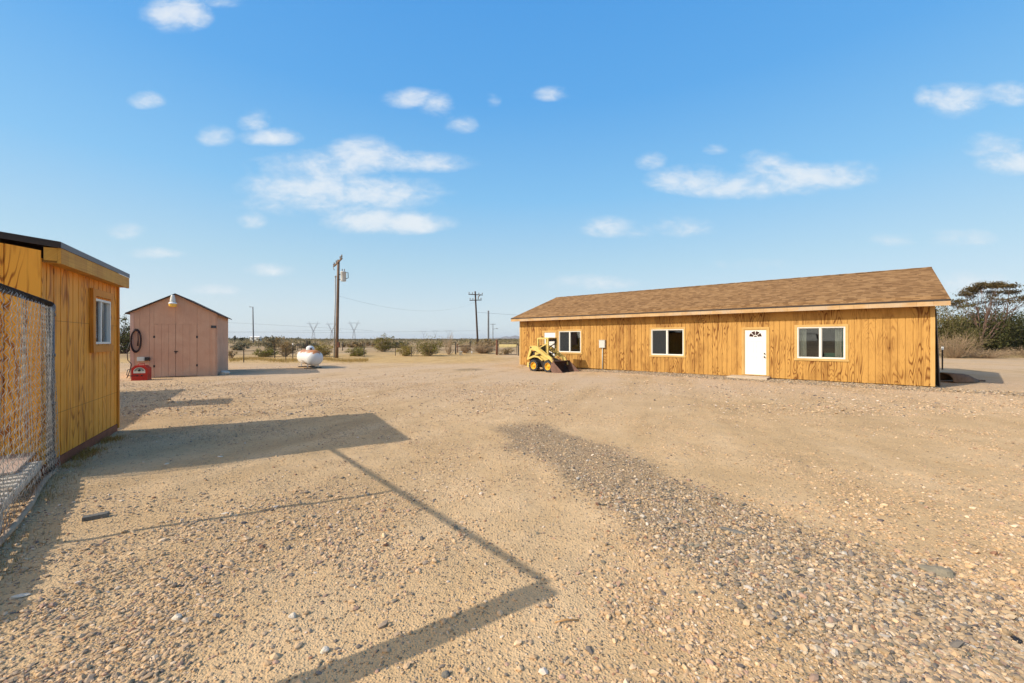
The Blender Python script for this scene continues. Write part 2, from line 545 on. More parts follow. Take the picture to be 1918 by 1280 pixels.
def apron_mask_np(x, y):
    """strip of gravel in front of the long building"""
    s = (x - B_O[0]) * B_A[0] + (y - B_O[1]) * B_A[1]
    d = -((x - B_O[0]) * B_N[0] + (y - B_O[1]) * B_N[1])
    d = d + 0.5 * vnoise(x * 0.7, y * 0.7, 31)
    m = np.clip(1.5 - np.abs(d - 0.75) / 0.75, 0, 1) * np.clip((s - 4.5) / 1.5, 0, 1) * np.clip((B_L + 3.5 - s) / 1.5, 0, 1)
    return m


def mat_ground():
    m, t = new_mat('desert_ground')
    co = t.n('ShaderNodeNewGeometry', None, 0)
    sp = t.n('ShaderNodeSeparateXYZ', {0: co}, None)
    x, y = sp.outputs[0], sp.outputs[1]
    flat = t.comb(x, y, 0.0)
    n1 = t.noise(flat, 0.16, 4, 0.6, 0.4)
    n2 = t.noise(flat, 1.1, 5, 0.62, 0.2)
    n3 = t.noise(flat, 22, 3, 0.65)
    # tracks drawn out along the drive
    rot = t.n('ShaderNodeVectorRotate', {'Vector': flat, 'Angle': 0.35}, rotation_type='Z_AXIS')
    tr = t.noise(t.n('ShaderNodeMapping', {'Vector': rot, 'Scale': (1.15, 0.09, 1)}), 1.0, 3, 0.55, 0.3)
    f = t.m('ADD', t.m('ADD', t.m('MULTIPLY', n1, 0.32), t.m('MULTIPLY', n2, 0.33)), t.m('ADD', t.m('MULTIPLY', n3, 0.17), t.m('MULTIPLY', tr, 0.38)))
    col = t.ramp(f, [(0.42, (0.372, 0.244, 0.124)), (0.57, (0.508, 0.343, 0.180)), (0.74, (0.63, 0.440, 0.250))])
    # greyer gravelled drive in the middle distance
    gd = t.m('MULTIPLY', t.sstep(y, 7.0, 16.0), t.sstep(t.m('ADD', n1, t.m('MULTIPLY', tr, 0.5)), 0.5, 0.9))
    col = t.mix(t.m('MULTIPLY', gd, 0.75), col, rgb(0.52, 0.378, 0.252))
    # masks written to the mesh
    gm = t.n('ShaderNodeAttribute', None, 2, attribute_name='gravel')
    gcol = t.ramp(t.noise(flat, 30, 3, 0.7), [(0.3, (0.19, 0.135, 0.080)), (0.7, (0.36, 0.26, 0.160))])
    gm = t.sstep(t.m('ADD', gm, t.m('MULTIPLY', t.m('SUBTRACT', t.noise(flat, 5.0, 4, 0.7), 0.5), 1.3)), 0.25, 1.0)
    col = t.mix(t.m('MULTIPLY', gm, 0.78), col, gcol)
    # straw coloured dry weeds
    wd = t.sstep(t.noise(flat, 0.33, 5, 0.7, 0.6), 0.60, 0.70)
    wd = t.m('MULTIPLY', wd, t.sstep(t.m('ADD', y, t.m('MULTIPLY', x, 0.6)), 15.0, 22.0))
    col = t.mix(t.m('MULTIPLY', wd, 0.5), col, rgb(0.40, 0.265, 0.075))
    ys = t.m('MULTIPLY', t.sstep(t.m('ADD', y, t.m('MULTIPLY', n2, 6.0)), 30.0, 33.5), t.sstep(x, -4.0, 2.0, 1.0, 0.0))
    col = t.mix(t.m('MULTIPLY', ys, 0.75), col, t.ramp(n2, [(0.35, (0.40, 0.25, 0.075)), (0.65, (0.58, 0.39, 0.17))]))
    # soft-edged dark olive patch on the drive
    st = t.n('ShaderNodeVectorMath', {0: t.comb(t.m('MULTIPLY', t.m('SUBTRACT', x, -2.35), 1.0), t.m('MULTIPLY', t.m('SUBTRACT', y, 22.8), 0.9), 0.0)}, 1, operation='LENGTH')
    st = t.sstep(t.m('ADD', st, t.m('MULTIPLY', n2, 1.0)), 0.8, 1.7, 0.6, 0.0)
    col = t.mix(st, col, rgb(0.17, 0.135, 0.07))
    # pebbles as colour specks with relief
    rad = t.n('ShaderNodeVectorMath', {0: flat}, 1, operation='LENGTH')
    vo = t.n('ShaderNodeTexVoronoi', {'Vector': flat, 'Scale': 34.0, 'Randomness': 1.0}, None)
    r = t.n('ShaderNodeSeparateColor', {0: vo.outputs[1]}, None)
    isst = t.m('GREATER_THAN', r.outputs[0], 0.62)
    peb = t.m('MULTIPLY', t.sstep(vo.outputs[0], 0.22, 0.40, 1.0, 0.0), isst)
    pc = t.ramp(r.outputs[1], [(0.0, (0.14, 0.105, 0.08)), (0.35, (0.30, 0.22, 0.15)), (0.7, (0.45, 0.33, 0.22)), (1.0, (0.62, 0.50, 0.37))])
    col = t.mix(t.m('MULTIPLY', peb, 0.75), col, pc)
    vo2 = t.n('ShaderNodeTexVoronoi', {'Vector': flat, 'Scale': 9.0, 'Randomness': 1.0}, None)
    r2 = t.n('ShaderNodeSeparateColor', {0: vo2.outputs[1]}, None)
    p2 = t.m('MULTIPLY', t.sstep(vo2.outputs[0], 0.12, 0.30, 1.0, 0.0), t.m('GREATER_THAN', r2.outputs[0], 0.72))
    p2 = t.m('MULTIPLY', p2, t.sstep(y, 9.0, 14.0))
    pc2 = t.ramp(r2.outputs[1], [(0.0, (0.13, 0.09, 0.06)), (0.6, (0.27, 0.20, 0.135)), (1.0, (0.55, 0.44, 0.32))])
    col = t.mix(t.m('MULTIPLY', p2, 0.7), col, pc2)
    # open desert beyond the fences
    fa = t.sstep(t.m('ADD', rad, t.m('MULTIPLY', t.m('SUBTRACT', n1, 0.5), 30.0)), 42.0, 60.0)
    dn = t.noise(flat, 0.05, 5, 0.65)
    dcol = t.ramp(dn, [(0.35, (0.20, 0.135, 0.075)), (0.5, (0.36, 0.25, 0.135)), (0.68, (0.50, 0.37, 0.24))])
    col = t.mix(fa, col, dcol)
    fa2 = t.sstep(rad, 220.0, 600.0)
    col = t.mix(fa2, col, rgb(0.30, 0.215, 0.135))
    hgt = t.m('ADD', t.m('MULTIPLY', peb, 0.9), t.m('ADD', t.m('MULTIPLY', n3, 0.8), t.m('MULTIPLY', t.noise(flat, 70, 2, 0.6), 0.45)))
    vo3 = t.n('ShaderNodeTexVoronoi', {'Vector': flat, 'Scale': 60.0, 'Randomness': 1.0}, 0)
    hgt = t.m('ADD', hgt, t.m('MULTIPLY', t.sstep(vo3, 0.1, 0.6, 1.0, 0.0), 0.25))
    hgt = t.m('ADD', hgt, t.m('MULTIPLY', p2, 1.5))
    finish(t, col, 0.95, hgt, 0.014, 1.0, 0, 0.08)
    return m


# ------------------------------------------------------------------ camera, light, sky
cam_d = bpy.data.cameras.new('camera')
cam = bpy.data.objects.new('camera', cam_d); COL.objects.link(cam)
cam.location = (0, 0, CAMH); cam.rotation_euler = (PI / 2, 0, 0)
cam_d.sensor_width = 36.0; cam_d.lens = 36.0 * FPX / 1918.0
cam_d.shift_y = -(640.0 - HZ) / 1918.0
cam_d.clip_start = 0.05; cam_d.clip_end = 30000
SC.camera = cam

sl = bpy.data.lights.new('sun', 'SUN'); so = bpy.data.objects.new('sun', sl); COL.objects.link(so)
sl.energy = 2.95; sl.angle = math.radians(0.53); sl.color = (1.0, 0.92, 0.81)
sd = Vector((SHX * math.cos(SUN_EL), SHY * math.cos(SUN_EL), -math.sin(SUN_EL)))
so.rotation_euler = sd.to_track_quat('-Z', 'Y').to_euler()

world = bpy.data.worlds.new('World'); SC.world = world; world.use_nodes = True
t = NT(world.node_tree)
sky = t.n('ShaderNodeTexSky', None, None, sky_type='NISHITA', sun_disc=False)
sky.sun_elevation = SUN_EL; sky.sun_rotation = math.atan2(-SHX, -SHY)
sky.altitude = 400; sky.air_density = 1.0; sky.dust_density = 1.2; sky.ozone_density = 2.0
dirv = t.n('ShaderNodeTexCoord', None, 0)
sp = t.n('ShaderNodeSeparateXYZ', {0: dirv}, None)
# clear-air gradient by elevation laid over the physical sky
KS = 0.90 / (0.15 * 1.62)
grad = t.ramp(sp.outputs[2], [(p, tuple(c * KS * 0.2 for c in col)) for p, col in
              ((0.0, (.70, .80, .86)), (0.07, (.66, .79, .87)), (0.17, (.49, .73, .88)), (0.32, (.26, .60, .95)), (0.5, (.125, .45, .92)), (0.7, (.075, .365, .87)), (1.0, (.04, .22, .70)))])
grad = t.vm('SCALE', grad); grad.node.inputs[3].default_value = 5.0
skycol = t.mix(0.9, sky.outputs[0], grad)
# pale glow of the sky round the sun
sdot = t.n('ShaderNodeVectorMath', {0: dirv, 1: (-SHX * math.cos(SUN_EL), -SHY * math.cos(SUN_EL), math.sin(SUN_EL))}, 1, operation='DOT_PRODUCT')
glow = t.sstep(sdot, 0.58, 1.0)
skycol = t.mix(glow, skycol, rgb(2.3 * KS, 1.9 * KS, 1.35 * KS))
ysafe = t.m('MAXIMUM', sp.outputs[1], 0.05)
ca = t.m('DIVIDE', sp.outputs[0], ysafe); cb = t.m('DIVIDE', sp.outputs[2], ysafe)
CLOUDS = [(330, 30, 52, 30, 26, .95), (425, 4, 34, 12, 10, .55), (275, 190, 26, 13, 11, .5), (405, 257, 26, 16, 14, .5), (478, 232, 24, 22, 14, .6),
          (508, 260, 46, 16, 12, .75), (770, 187, 40, 16, 14, .65), (818, 196, 26, 18, 22, .62), (862, 237, 24, 16, 12, .6), (923, 190, 11, 11, 9, .4), (1033, 180, 24, 13, 9, .5),
          (590, 315, 95, 24, 26, .8), (675, 300, 60, 34, 28, .86), (770, 308, 90, 18, 14, .76), (580, 350, 100, 26, 40, .86), (700, 366, 110, 30, 24, .9), (620, 385, 130, 20, 18, .6),
          (690, 416, 70, 22, 20, 1.05), (765, 418, 68, 18, 18, 1.0), (472, 412, 21, 13, 13, .55), (237, 435, 32, 13, 11, .5), (293, 476, 40, 10, 9, .6), (400, 545, 38, 9, 8, .55), (505, 507, 38, 11, 9, .5),
          (1150, 428, 50, 17, 14, .66), (1200, 436, 32, 12, 10, .55), (1272, 430, 50, 18, 14, .66), (1290, 340, 62, 24, 20, .85), (1400, 352, 110, 18, 18, .85), (1490, 338, 85, 26, 18, .85),
          (1220, 305, 22, 14, 12, .5), (1435, 305, 34, 20, 20, .45), (1590, 330, 44, 20, 18, .52), (1636, 314, 14, 9, 8, .45), (1790, 192, 48, 30, 24, .7), (1730, 182, 14, 16, 14, .55), (1890, 180, 38, 20, 16, .55),
          (1868, 275, 46, 22, 22, .75), (1895, 305, 50, 22, 20, .85), (1675, 450, 34, 12, 9, .55), (1795, 447, 52, 14, 13, .58), (1100, 532, 70, 13, 11, .62), (1815, 540, 70, 24, 16, .7), (1340, 280, 16, 8, 8, .35), (1410, 496, 50, 9, 8, .35)]
wv = t.n('ShaderNodeMapping', {'Vector': t.comb(ca, cb, 0.0), 'Scale': (1.0, 1.9, 1.0)})
wn = t.noise(wv, 7.0, 6, 0.60, 0.3)
wn2 = t.noise(wv, 26.0, 5, 0.62, 0.5)
wob = t.m('ADD', t.m('MULTIPLY', t.m('SUBTRACT', wn, 0.5), 2.1), t.m('MULTIPLY', t.m('SUBTRACT', wn2, 0.5), 0.9))
field = None
for (px, py, rx, ru, rd, s) in CLOUDS:
    da = t.m('MULTIPLY', t.m('SUBTRACT', ca, (px - CX) / FPX), FPX / (rx * 1.35))
    db = t.m('SUBTRACT', cb, (HZ - py) / FPX)
    db = t.m('MAXIMUM', t.m('MULTIPLY', db, FPX / (ru * 1.4)), t.m('MULTIPLY', db, -FPX / (rd * 1.25)))
    q = t.m('ADD', t.m('MULTIPLY', da, da), t.m('MULTIPLY', db, db))
    e = t.m('MULTIPLY', t.m('SUBTRACT', 1.0, q), s)
    field = e if field is None else t.n('ShaderNodeMath', {0: field, 1: e, 2: 0.18}, operation='SMOOTH_MAX')
field = t.m('ADD', field, t.m('MULTIPLY', wob, t.sstep(field, -0.7, 0.3)))
dens = t.sstep(field, -0.2, 1.25, 0.0, 0.80)
dens = t.m('MULTIPLY', dens, t.m('GREATER_THAN', sp.outputs[1], 0.06))
ccol = t.mix(t.sstep(field, 0.3, 0.9), rgb(.84 * KS, .92 * KS, .99 * KS), rgb(.98 * KS, 1.01 * KS, 1.03 * KS))
outc = t.mix(dens, skycol, ccol)
bg = t.n('ShaderNodeBackground', {'Color': outc, 'Strength': 0.15})
t.n('ShaderNodeOutputWorld', {0: bg}, None)
world.cycles.sampling_method = 'MANUAL'; world.cycles.sample_map_resolution = 512

SC.view_settings.view_transform = 'Standard'; SC.view_settings.look = 'None'
SC.view_settings.exposure = 0.72; SC.view_settings.gamma = 1.0
SC.cycles.max_bounces = 6; SC.cycles.transparent_max_bounces = 16
SC.cycles.use_denoising = True

# ------------------------------------------------------------------ ground
def axis_pts(lo, hi, step, grow, end_lo, end_hi):
    a = list(np.arange(lo, hi + 1e-6, step))
    s = step; p = hi
    while p < end_hi:
        s *= grow; p += s; a.append(p)
    s = step; p = lo; b = []
    while p > end_lo:
        s *= grow; p -= s; b.append(p)
    return np.array(b[::-1] + a)


xs = axis_pts(-6.0, 6.5, 0.045, 1.045, -9000, 9000)
ys = axis_pts(1.2, 7.0, 0.04, 1.04, -300, 9000)
gx, gy = np.meshgrid(xs, ys)
zz = gz_np(gx, gy)
zz = zz + 0.012 * band_mask_np(gx, gy)
Vg = np.stack([gx.ravel(), gy.ravel(), zz.ravel()], 1)
nx, ny = len(xs), len(ys)
idx = np.arange(nx * ny).reshape(ny, nx)
Fg = np.stack([idx[:-1, :-1].ravel(), idx[:-1, 1:].ravel(), idx[1:, 1:].ravel(), idx[1:, :-1].ravel()], 1)
ground = np_mesh('ground', Vg, Fg, mat_ground(), None, None, True)
ga = ground.data.attributes.new('gravel', 'FLOAT', 'POINT')
gmask = np.maximum(band_mask_np(gx, gy), 0.8 * apron_mask_np(gx, gy)).ravel().astype(np.float32)
ga.data.foreach_set('value', gmask)
tag(ground, kind='structure')

# ------------------------------------------------------------------ loose stones (stuff)
ICO_V, ICO_F = None, None
bm = bmesh.new(); bmesh.ops.create_icosphere(bm, subdivisions=1, radius=1.0)
bm.verts.ensure_lookup_table()
ICO_V = np.array([v.co[:] for v in bm.verts]); ICO_F = np.array([[v.index for v in f.verts] for f in bm.faces]); bm.free()
OCT_V = np.array([(1, 0, 0), (-1, 0, 0), (0, 1, 0), (0, -1, 0), (0, 0, 1), (0, 0, -0.6)], float)
OCT_F = np.array([(0, 2, 4), (2, 1, 4), (1, 3, 4), (3, 0, 4), (2, 0, 5), (1, 2, 5), (3, 1, 5), (0, 3, 5)])
PAL = np.array([(0.56, 0.385, 0.205), (0.60, 0.42, 0.235), (0.50, 0.335, 0.175), (0.63, 0.475, 0.295), (0.43, 0.305, 0.18), (0.33, 0.25, 0.165),
                (0.20, 0.165, 0.125), (0.44, 0.28, 0.18), (0.135, 0.115, 0.098), (0.22, 0.19, 0.125), (0.66, 0.54, 0.39), (0.32, 0.175, 0.10)])
PW = np.array([.24, .17, .21, .06, .10, .07, .03, .05, .02, .02, .015, .015]); PW = PW / PW.sum()
PWB = np.array([.13, .13, .12, .12, .13, .11, .07, .05, .035, .05, .05, .02]); PWB = PWB / PWB.sum()


PAL[6:10] *= 1.0
GREY = np.array((0.93, 0.98, 1.10))


def stones(x, y, r, pw, bv, bf, seed, dk=1.0):
    rng = np.random.default_rng(seed)
    n = len(x)
    sx = r * rng.uniform(0.75, 1.45, n); sy = r * rng.uniform(0.65, 1.0, n); sz = r * rng.uniform(0.35, 0.75, n)
    a = rng.uniform(0, 2 * PI, n); ca_, sa_ = np.cos(a), np.sin(a)
    jit = 1 + rng.uniform(-0.22, 0.22, (n, len(bv), 1))
    P = bv[None] * jit
    px = P[:, :, 0] * sx[:, None]; py = P[:, :, 1] * sy[:, None]; pz = P[:, :, 2] * sz[:, None]
    tl = rng.normal(0, 0.25, n)[:, None]
    pz = pz + px * tl
    X = px * ca_[:, None] - py * sa_[:, None] + x[:, None]
    Y = px * sa_[:, None] + py * ca_[:, None] + y[:, None]
    Z = pz + (gz_np(x, y) + 0.012 * band_mask_np(x, y) + sz * rng.uniform(0.05, 0.55, n))[:, None]
    V = np.stack([X, Y, Z], 2).reshape(-1, 3)
    F = (bf[None] + (np.arange(n) * len(bv))[:, None, None]).reshape(-1, 3)
    c = PAL[rng.choice(len(PAL), n, p=pw)] * rng.uniform(0.8, 1.15, (n, 1)) * dk * (GREY if dk < 1 else np.array((0.97, 0.97, 1.05)))
    C = np.repeat(c, len(bv), axis=0)
    return V, F, C


def sample_yard(n, y0, y1, seed):
    rng = np.random.default_rng(seed)
    Y = y0 * (y1 / y0) ** rng.random(n)
    X = rng.uniform(-1, 1, n) * (1.32 * Y + 0.6)
    return X, Y, rng


parts_s = []
X, Y, rng = sample_yard(330000, 1.5, 16.0, 5)
dn = vnoise(X * 0.8, Y * 0.8, 41) + vnoise(X * 2.7, Y * 2.7, 42) * 0.8
sandy = np.clip((X - 0.9 - np.clip(5.5 - Y, 0, 9) * 0.55) / 1.2, 0, 1)
dn = dn - 0.30 * sandy - 0.10
keep = rng.random(len(X)) < np.clip(0.56 + 1.25 * dn, 0.09, 1.0)
X, Y = X[keep], Y[keep]
R = np.clip(np.exp(rng.normal(math.log(0.0060), 0.54, len(X))), 0.003, 0.026)
R = np.maximum(R, 0.0011 * Y)
nr = (Y < 4.5) & (R > 0.006)
parts_s.append(stones(X[nr], Y[nr], R[nr], PW, ICO_V, ICO_F, 1))
parts_s.append(stones(X[~nr], Y[~nr], R[~nr], PW, OCT_V, OCT_F, 2))
X, Y, rng = sample_yard(420000, 1.5, 9.5, 6)
keep = rng.random(len(X)) < band_mask_np(X, Y) ** 1.5 * 0.75
X, Y = X[keep], Y[keep]
R = np.clip(np.exp(rng.normal(math.log(0.0082), 0.44, len(X))), 0.004, 0.028)
nr = Y < 5.0
parts_s.append(stones(X[nr], Y[nr], R[nr], PWB, ICO_V, ICO_F, 3, 0.78))
parts_s.append(stones(X[~nr], Y[~nr], R[~nr], PWB, OCT_V, OCT_F, 4, 0.74))
# gravel apron in front of the long building
rng = np.random.default_rng(9)
n = 26000
s_ = rng.uniform(3.5, B_L + 4, n); d_ = rng.uniform(0.0, 2.2, n)
X = B_O[0] + B_A[0] * s_ - B_N[0] * d_; Y = B_O[1] + B_A[1] * s_ - B_N[1] * d_
keep = rng.random(n) < apron_mask_np(X, Y) * 0.9
X, Y = X[keep], Y[keep]
parts_s.append(stones(X, Y, np.clip(np.exp(rng.normal(math.log(0.022), 0.35, len(X))), 0.01, 0.05), PWB, OCT_V, OCT_F, 8, 0.72))
rng = np.random.default_rng(14)
n = 60000
Y = 9.0 * (30.0 / 9.0) ** rng.random(n); X = rng.uniform(-1, 1, n) * 1.32 * Y
keep = rng.random(n) < np.clip(0.42 + 1.5 * (vnoise(X * 0.35, Y * 0.2, 51) + 0.6 * vnoise(X * 1.3, Y * 0.8, 52)), 0.05, 1)
sB = (X - B_O[0]) * B_N[0] + (Y - B_O[1]) * B_N[1]
keep &= (sB < -0.1)
X, Y = X[keep], Y[keep]
R = np.clip(np.exp(rng.normal(math.log(0.0135), 0.5, len(X))), 0.007, 0.05)
parts_s.append(stones(X, Y, R, PWB, OCT_V, OCT_F, 15))
off = 0; VV, FF, CC = [], [], []
for v, f, c in parts_s:
    VV.append(v); FF.append(f + off); CC.append(c); off += len(v)
gravel = np_mesh('loose_gravel', np.concatenate(VV), np.concatenate(FF), M['stone'], None, np.concatenate(CC))
tag(gravel, 'loose tan and grey pebbles strewn over the sandy yard', 'gravel', kind='stuff')


# ------------------------------------------------------------------ shared building helpers
def plank_wall(mb, x0, x1, z0, z1, openings, pitch=0.2032, th=0.022, groove=0.017, y=0.0, shift=0.0, backing=0.09, mi=0):
    """vertical grooved siding facing -y with rectangular holes; planks proud of a backing sheet"""
    xsplit = sorted(set([x0, x1] + [o[0] for o in openings] + [o[1] for o in openings]))
    xsplit = [x for x in xsplit if x0 <= x <= x1]

    def cols(a, b, ya, yb):
        holes = sorted([(o[2], o[3]) for o in openings if o[0] < (a + b) / 2 < o[1]])
        z = z0
        for h0, h1 in holes:
            if h0 > z: mb.box(a, b, ya, yb, z, h0, mi)
            z = max(z, h1)
        if z < z1: mb.box(a, b, ya, yb, z, z1, mi)
    for a, b in zip(xsplit[:-1], xsplit[1:]):
        cols(a, b, y + th, y + backing)
    k0 = math.floor((x0 + shift) / pitch)
    k = k0
    while k * pitch - shift < x1:
        a = max(x0, k * pitch - shift + groove / 2); b = min(x1, (k + 1) * pitch - shift - groove / 2)
        k += 1
        if b - a < 0.004: continue
        cut = [a] + [x for x in xsplit if a < x < b] + [b]
        for p, q in zip(cut[:-1], cut[1:]):
            if q - p > 0.002: cols(p, q, y, y + th)


def casing(mb, x0, x1, z0, z1, w=0.09, t=0.022, y=-0.003, bottom=True, mi=0):
    """butted trim boards round an opening, proud of the wall"""
    mb.box(x0 - w, x1 + w, y - t, y, z1, z1 + w, mi)
    mb.box(x0 - w, x0, y - t, y, z0, z1 - 0.001, mi)
    mb.box(x1, x1 + w, y - t, y, z0, z1 - 0.001, mi)
    if bottom:
        mb.box(x0 - w - 0.015, x1 + w + 0.015, y - t - 0.006, y, z0 - w, z0 - 0.001, mi)


def ring_frame(mb, x0, x1, z0, z1, w, ya, yb, mi=0):
    mb.box(x0, x1, ya, yb, z1 - w, z1, mi); mb.box(x0, x1, ya, yb, z0, z0 + w, mi)
    mb.box(x0, x0 + w, ya, yb, z0 + w, z1 - w, mi); mb.box(x1 - w, x1, ya, yb, z0 + w, z1 - w, mi)


def slider_window(parent, x0, x1, z0, z1, casing_mat, glass, cw=0.09, screen=True):
    """horizontal sliding window: window(frame) > casing, pane, pane, insect_screen"""
    f = MB(); w = 0.042
    ring_frame(f, x0 + 0.002, x1 - 0.002, z0 + 0.002, z1 - 0.002, w, -0.012, 0.075)
    xm = (x0 + x1) / 2
    f.box(xm - 0.03, xm + 0.03, 0.0, 0.062, z0 + w, z1 - w)
    ring_frame(f, x0 + w, xm - 0.03, z0 + w, z1 - w, 0.022, 0.012, 0.04)
    ring_frame(f, xm + 0.03, x1 - w, z0 + w, z1 - w, 0.020, 0.034, 0.06)
    win = f.build('window', M['vinyl'], parent)
    c = MB(); casing(c, x0, x1, z0, z1, cw); c.build('casing', casing_mat, win)
    g = MB(); g.box(x0 + w + 0.023, xm - 0.053, 0.024, 0.028, z0 + w + 0.023, z1 - w - 0.023); g.build('pane', glass, win)
    g = MB(); g.box(xm + 0.051, x1 - w - 0.021, 0.044, 0.048, z0 + w + 0.021, z1 - w - 0.021); g.build('pane', glass, win)
    if screen:
        g = MB(); g.add([(x0 + w + 0.023, 0.019, z0 + w + 0.023), (xm - 0.053, 0.019, z0 + w + 0.023), (xm - 0.053, 0.019, z1 - w - 0.023), (x0 + w + 0.023, 0.019, z1 - w - 0.023)], [(0, 1, 2, 3)])
        g.build('insect_screen', M['screen'], win)
    return win


class Wall:
    def __init__(self, o, d):
        self.o, self.d = o, d

    def s(self, px):
        tt = (px - CX) / FPX
        return (tt * self.o[1] - self.o[0]) / (self.d[0] - tt * self.d[1])

    def Y(self, px):
        return self.o[1] + self.d[1] * self.s(px)

    def z(self, px, py):
        return hz_(py, self.Y(px))


# ------------------------------------------------------------------ the long wooden building
BW = Wall(B_O, B_A)
D_E, R_E, W2, ZR, ZE, ZB = 0.518, 0.342, 4.66, 4.82, 3.055, 0.03
bld = thing('wood_building', 'long low workshop clad in golden plywood siding under a tan shingle roof', 'building', (B_O[0], B_O[1], 0), -0.713)
wins = []
for (pa, pb, ya, yb) in ((1047, 1088, 620.4, 660.3), (1220, 1280.5, 617, 665.8), (1493, 1583.6, 612.4, 672.3)):
    pm = (pa + pb) / 2
    wins.append((BW.s(pa), BW.s(pb), BW.z(pm, yb) + 0.0, BW.z(pm, ya)))
zt = sum(w[3] for w in wins) / 3; zb_ = sum(w[2] for w in wins) / 3
doors = []
s0, s1 = BW.s(1393.4), BW.s(1437.0)
doors.append((s0, s1, 0.11, 0.11 + 2.03))
r0, r1 = BW.s(1018.6), BW.s(1041.0)
doors.append((r1 - 0.90, r1, 0.11, 0.11 + 2.03))
wb = MB(); plank_wall(wb, 0.0, B_L, ZB, 2.93, wins + doors, shift=0.06)
wb.build('wall', M['siding_front'], bld)
# end and rear walls, floor, ceiling
DEP = 2 * W2
eb = MB()
for xa, xb in ((0.0, 0.09), (B_L - 0.09, B_L)):
    eb = MB()
    eb.prism([(0.091, ZB), (DEP - 0.09, ZB), (DEP - 0.09, 2.93), (W2, ZR - 0.14), (0.091, 2.93)], xa, xb, 'YZ')
    eb.build('gable_wall', M['siding_end'], bld)
rb = MB(); rb.box(0, B_L, DEP - 0.09, DEP, ZB, 2.93); rb.build('rear_wall', M['siding_front'], bld)
ib = MB(); ib.box(0.1, B_L - 0.1, 0.1, DEP - 0.1, 0.03, 0.10); ib.box(0.1, B_L - 0.1, 0.1, DEP - 0.1, 2.62, 2.66)
for px_ in (1160, 1340): ib.box(BW.s(px_) - 0.05, BW.s(px_) + 0.05, 0.1, DEP - 0.1, 0.101, 2.619)
ib.box(0.1, B_L - 0.1, 4.2, 4.3, 0.102, 2.618)
ib.build('interior_lining', M['interior'], bld)
# roof: two slopes with thickness
rm = MB()
sl_ = (ZR - ZE) / (W2 + D_E)
x0, x1 = -R_E, B_L + R_E
rt = 0.045
for (ya, yb) in ((-D_E, W2), (DEP + D_E, W2)):
    rm.add([(x0, ya, ZE), (x1, ya, ZE), (x1, yb, ZR), (x0, yb, ZR), (x0, ya, ZE - rt), (x1, ya, ZE - rt), (x1, yb, ZR - rt), (x0, yb, ZR - rt)],
           [(0, 1, 2, 3), (4, 7, 6, 5), (0, 4, 5, 1), (0, 3, 7, 4), (1, 5, 6, 2)])
roof = rm.build('roof', M['roof'], bld)
cap = MB()
k = 0
xq = x0
while xq < x1 - 0.1:
    xe = min(xq + 0.30, x1); tk = 0.012 + 0.006 * (k % 2)
    cap.add([(xq, W2 - 0.15, ZR - 0.15 * sl_ + tk), (xe, W2 - 0.15, ZR - 0.15 * sl_ + tk), (xe, W2, ZR + tk), (xq, W2, ZR + tk), (xe, W2 + 0.15, ZR - 0.15 * sl_ + tk), (xq, W2 + 0.15, ZR - 0.15 * sl_ + tk)], [(0, 1, 2, 3), (3, 2, 4, 5)])
    xq = xe; k += 1
cap.build('ridge_cap', M['roof'], roof)
ed = MB()
ed.box(x0 - 0.006, x1 + 0.006, -D_E - 0.012, -D_E - 0.002, ZE - 0.055, ZE + 0.004)
ed.build('drip_edge', M['dark_edge'], roof)
fb = MB(); fb.box(x0, x1, -D_E, -D_E + 0.035, ZE - 0.215, ZE - 0.056); fb.box(x0, x1, DEP + D_E - 0.035, DEP + D_E, ZE - 0.215, ZE - 0.056)
fb.build('fascia', M['fascia'], bld)
for xa in (x0, x1 - 0.035):
    fr = MB()
    for (ya, yb) in ((-D_E + 0.036, W2), (DEP + D_E - 0.036, W2)):
        za = ZE - rt - 0.002 + abs(ya - (-D_E if ya < W2 else DEP + D_E)) * sl_
        fr.add([(xa, ya, za), (xa, yb, ZR - rt - .002), (xa, yb, ZR - rt - 0.16), (xa, ya, za - 0.16), (xa + .035, ya, za), (xa + .035, yb, ZR - rt - .002), (xa + .035, yb, ZR - rt - 0.16), (xa + .035, ya, za - 0.16)],
               [(0, 1, 2, 3), (4, 7, 6, 5), (0, 4, 5, 1), (3, 2, 6, 7), (0, 3, 7, 4)])
    fr.build('rake_board', M['fascia'], bld)
sf = MB(); sf.box(x0 + 0.04, x1 - 0.04, -D_E + 0.036, -0.002, 2.885, 2.90); sf.build('soffit', M['siding_front'], bld)
# frieze board of shorter planks under the eave, corner boards
fz = MB(); plank_wall(fz, 0.12, B_L - 0.13, 2.53, 2.884, [], pitch=0.305, th=0.012, groove=0.008, y=-0.014, backing=0.0135, shift=0.1)
fz.build('frieze', M['siding_front'], bld)
cb_ = MB(); cb_.box(-0.02, 0.075, -0.024, -0.002, ZB, 2.884); cb_.build('corner_board', M['trim_light_z'], bld)
cb_ = MB(); cb_.box(B_L - 0.10, B_L + 0.02, -0.024, -0.002, ZB, 2.884); cb_.build('corner_board', M['trim_light_z'], bld)
for w in wins:
    slider_window(bld, w[0], w[1], w[2], w[3], M['trim_light'], M['glass'], screen=(w is not wins[2]))


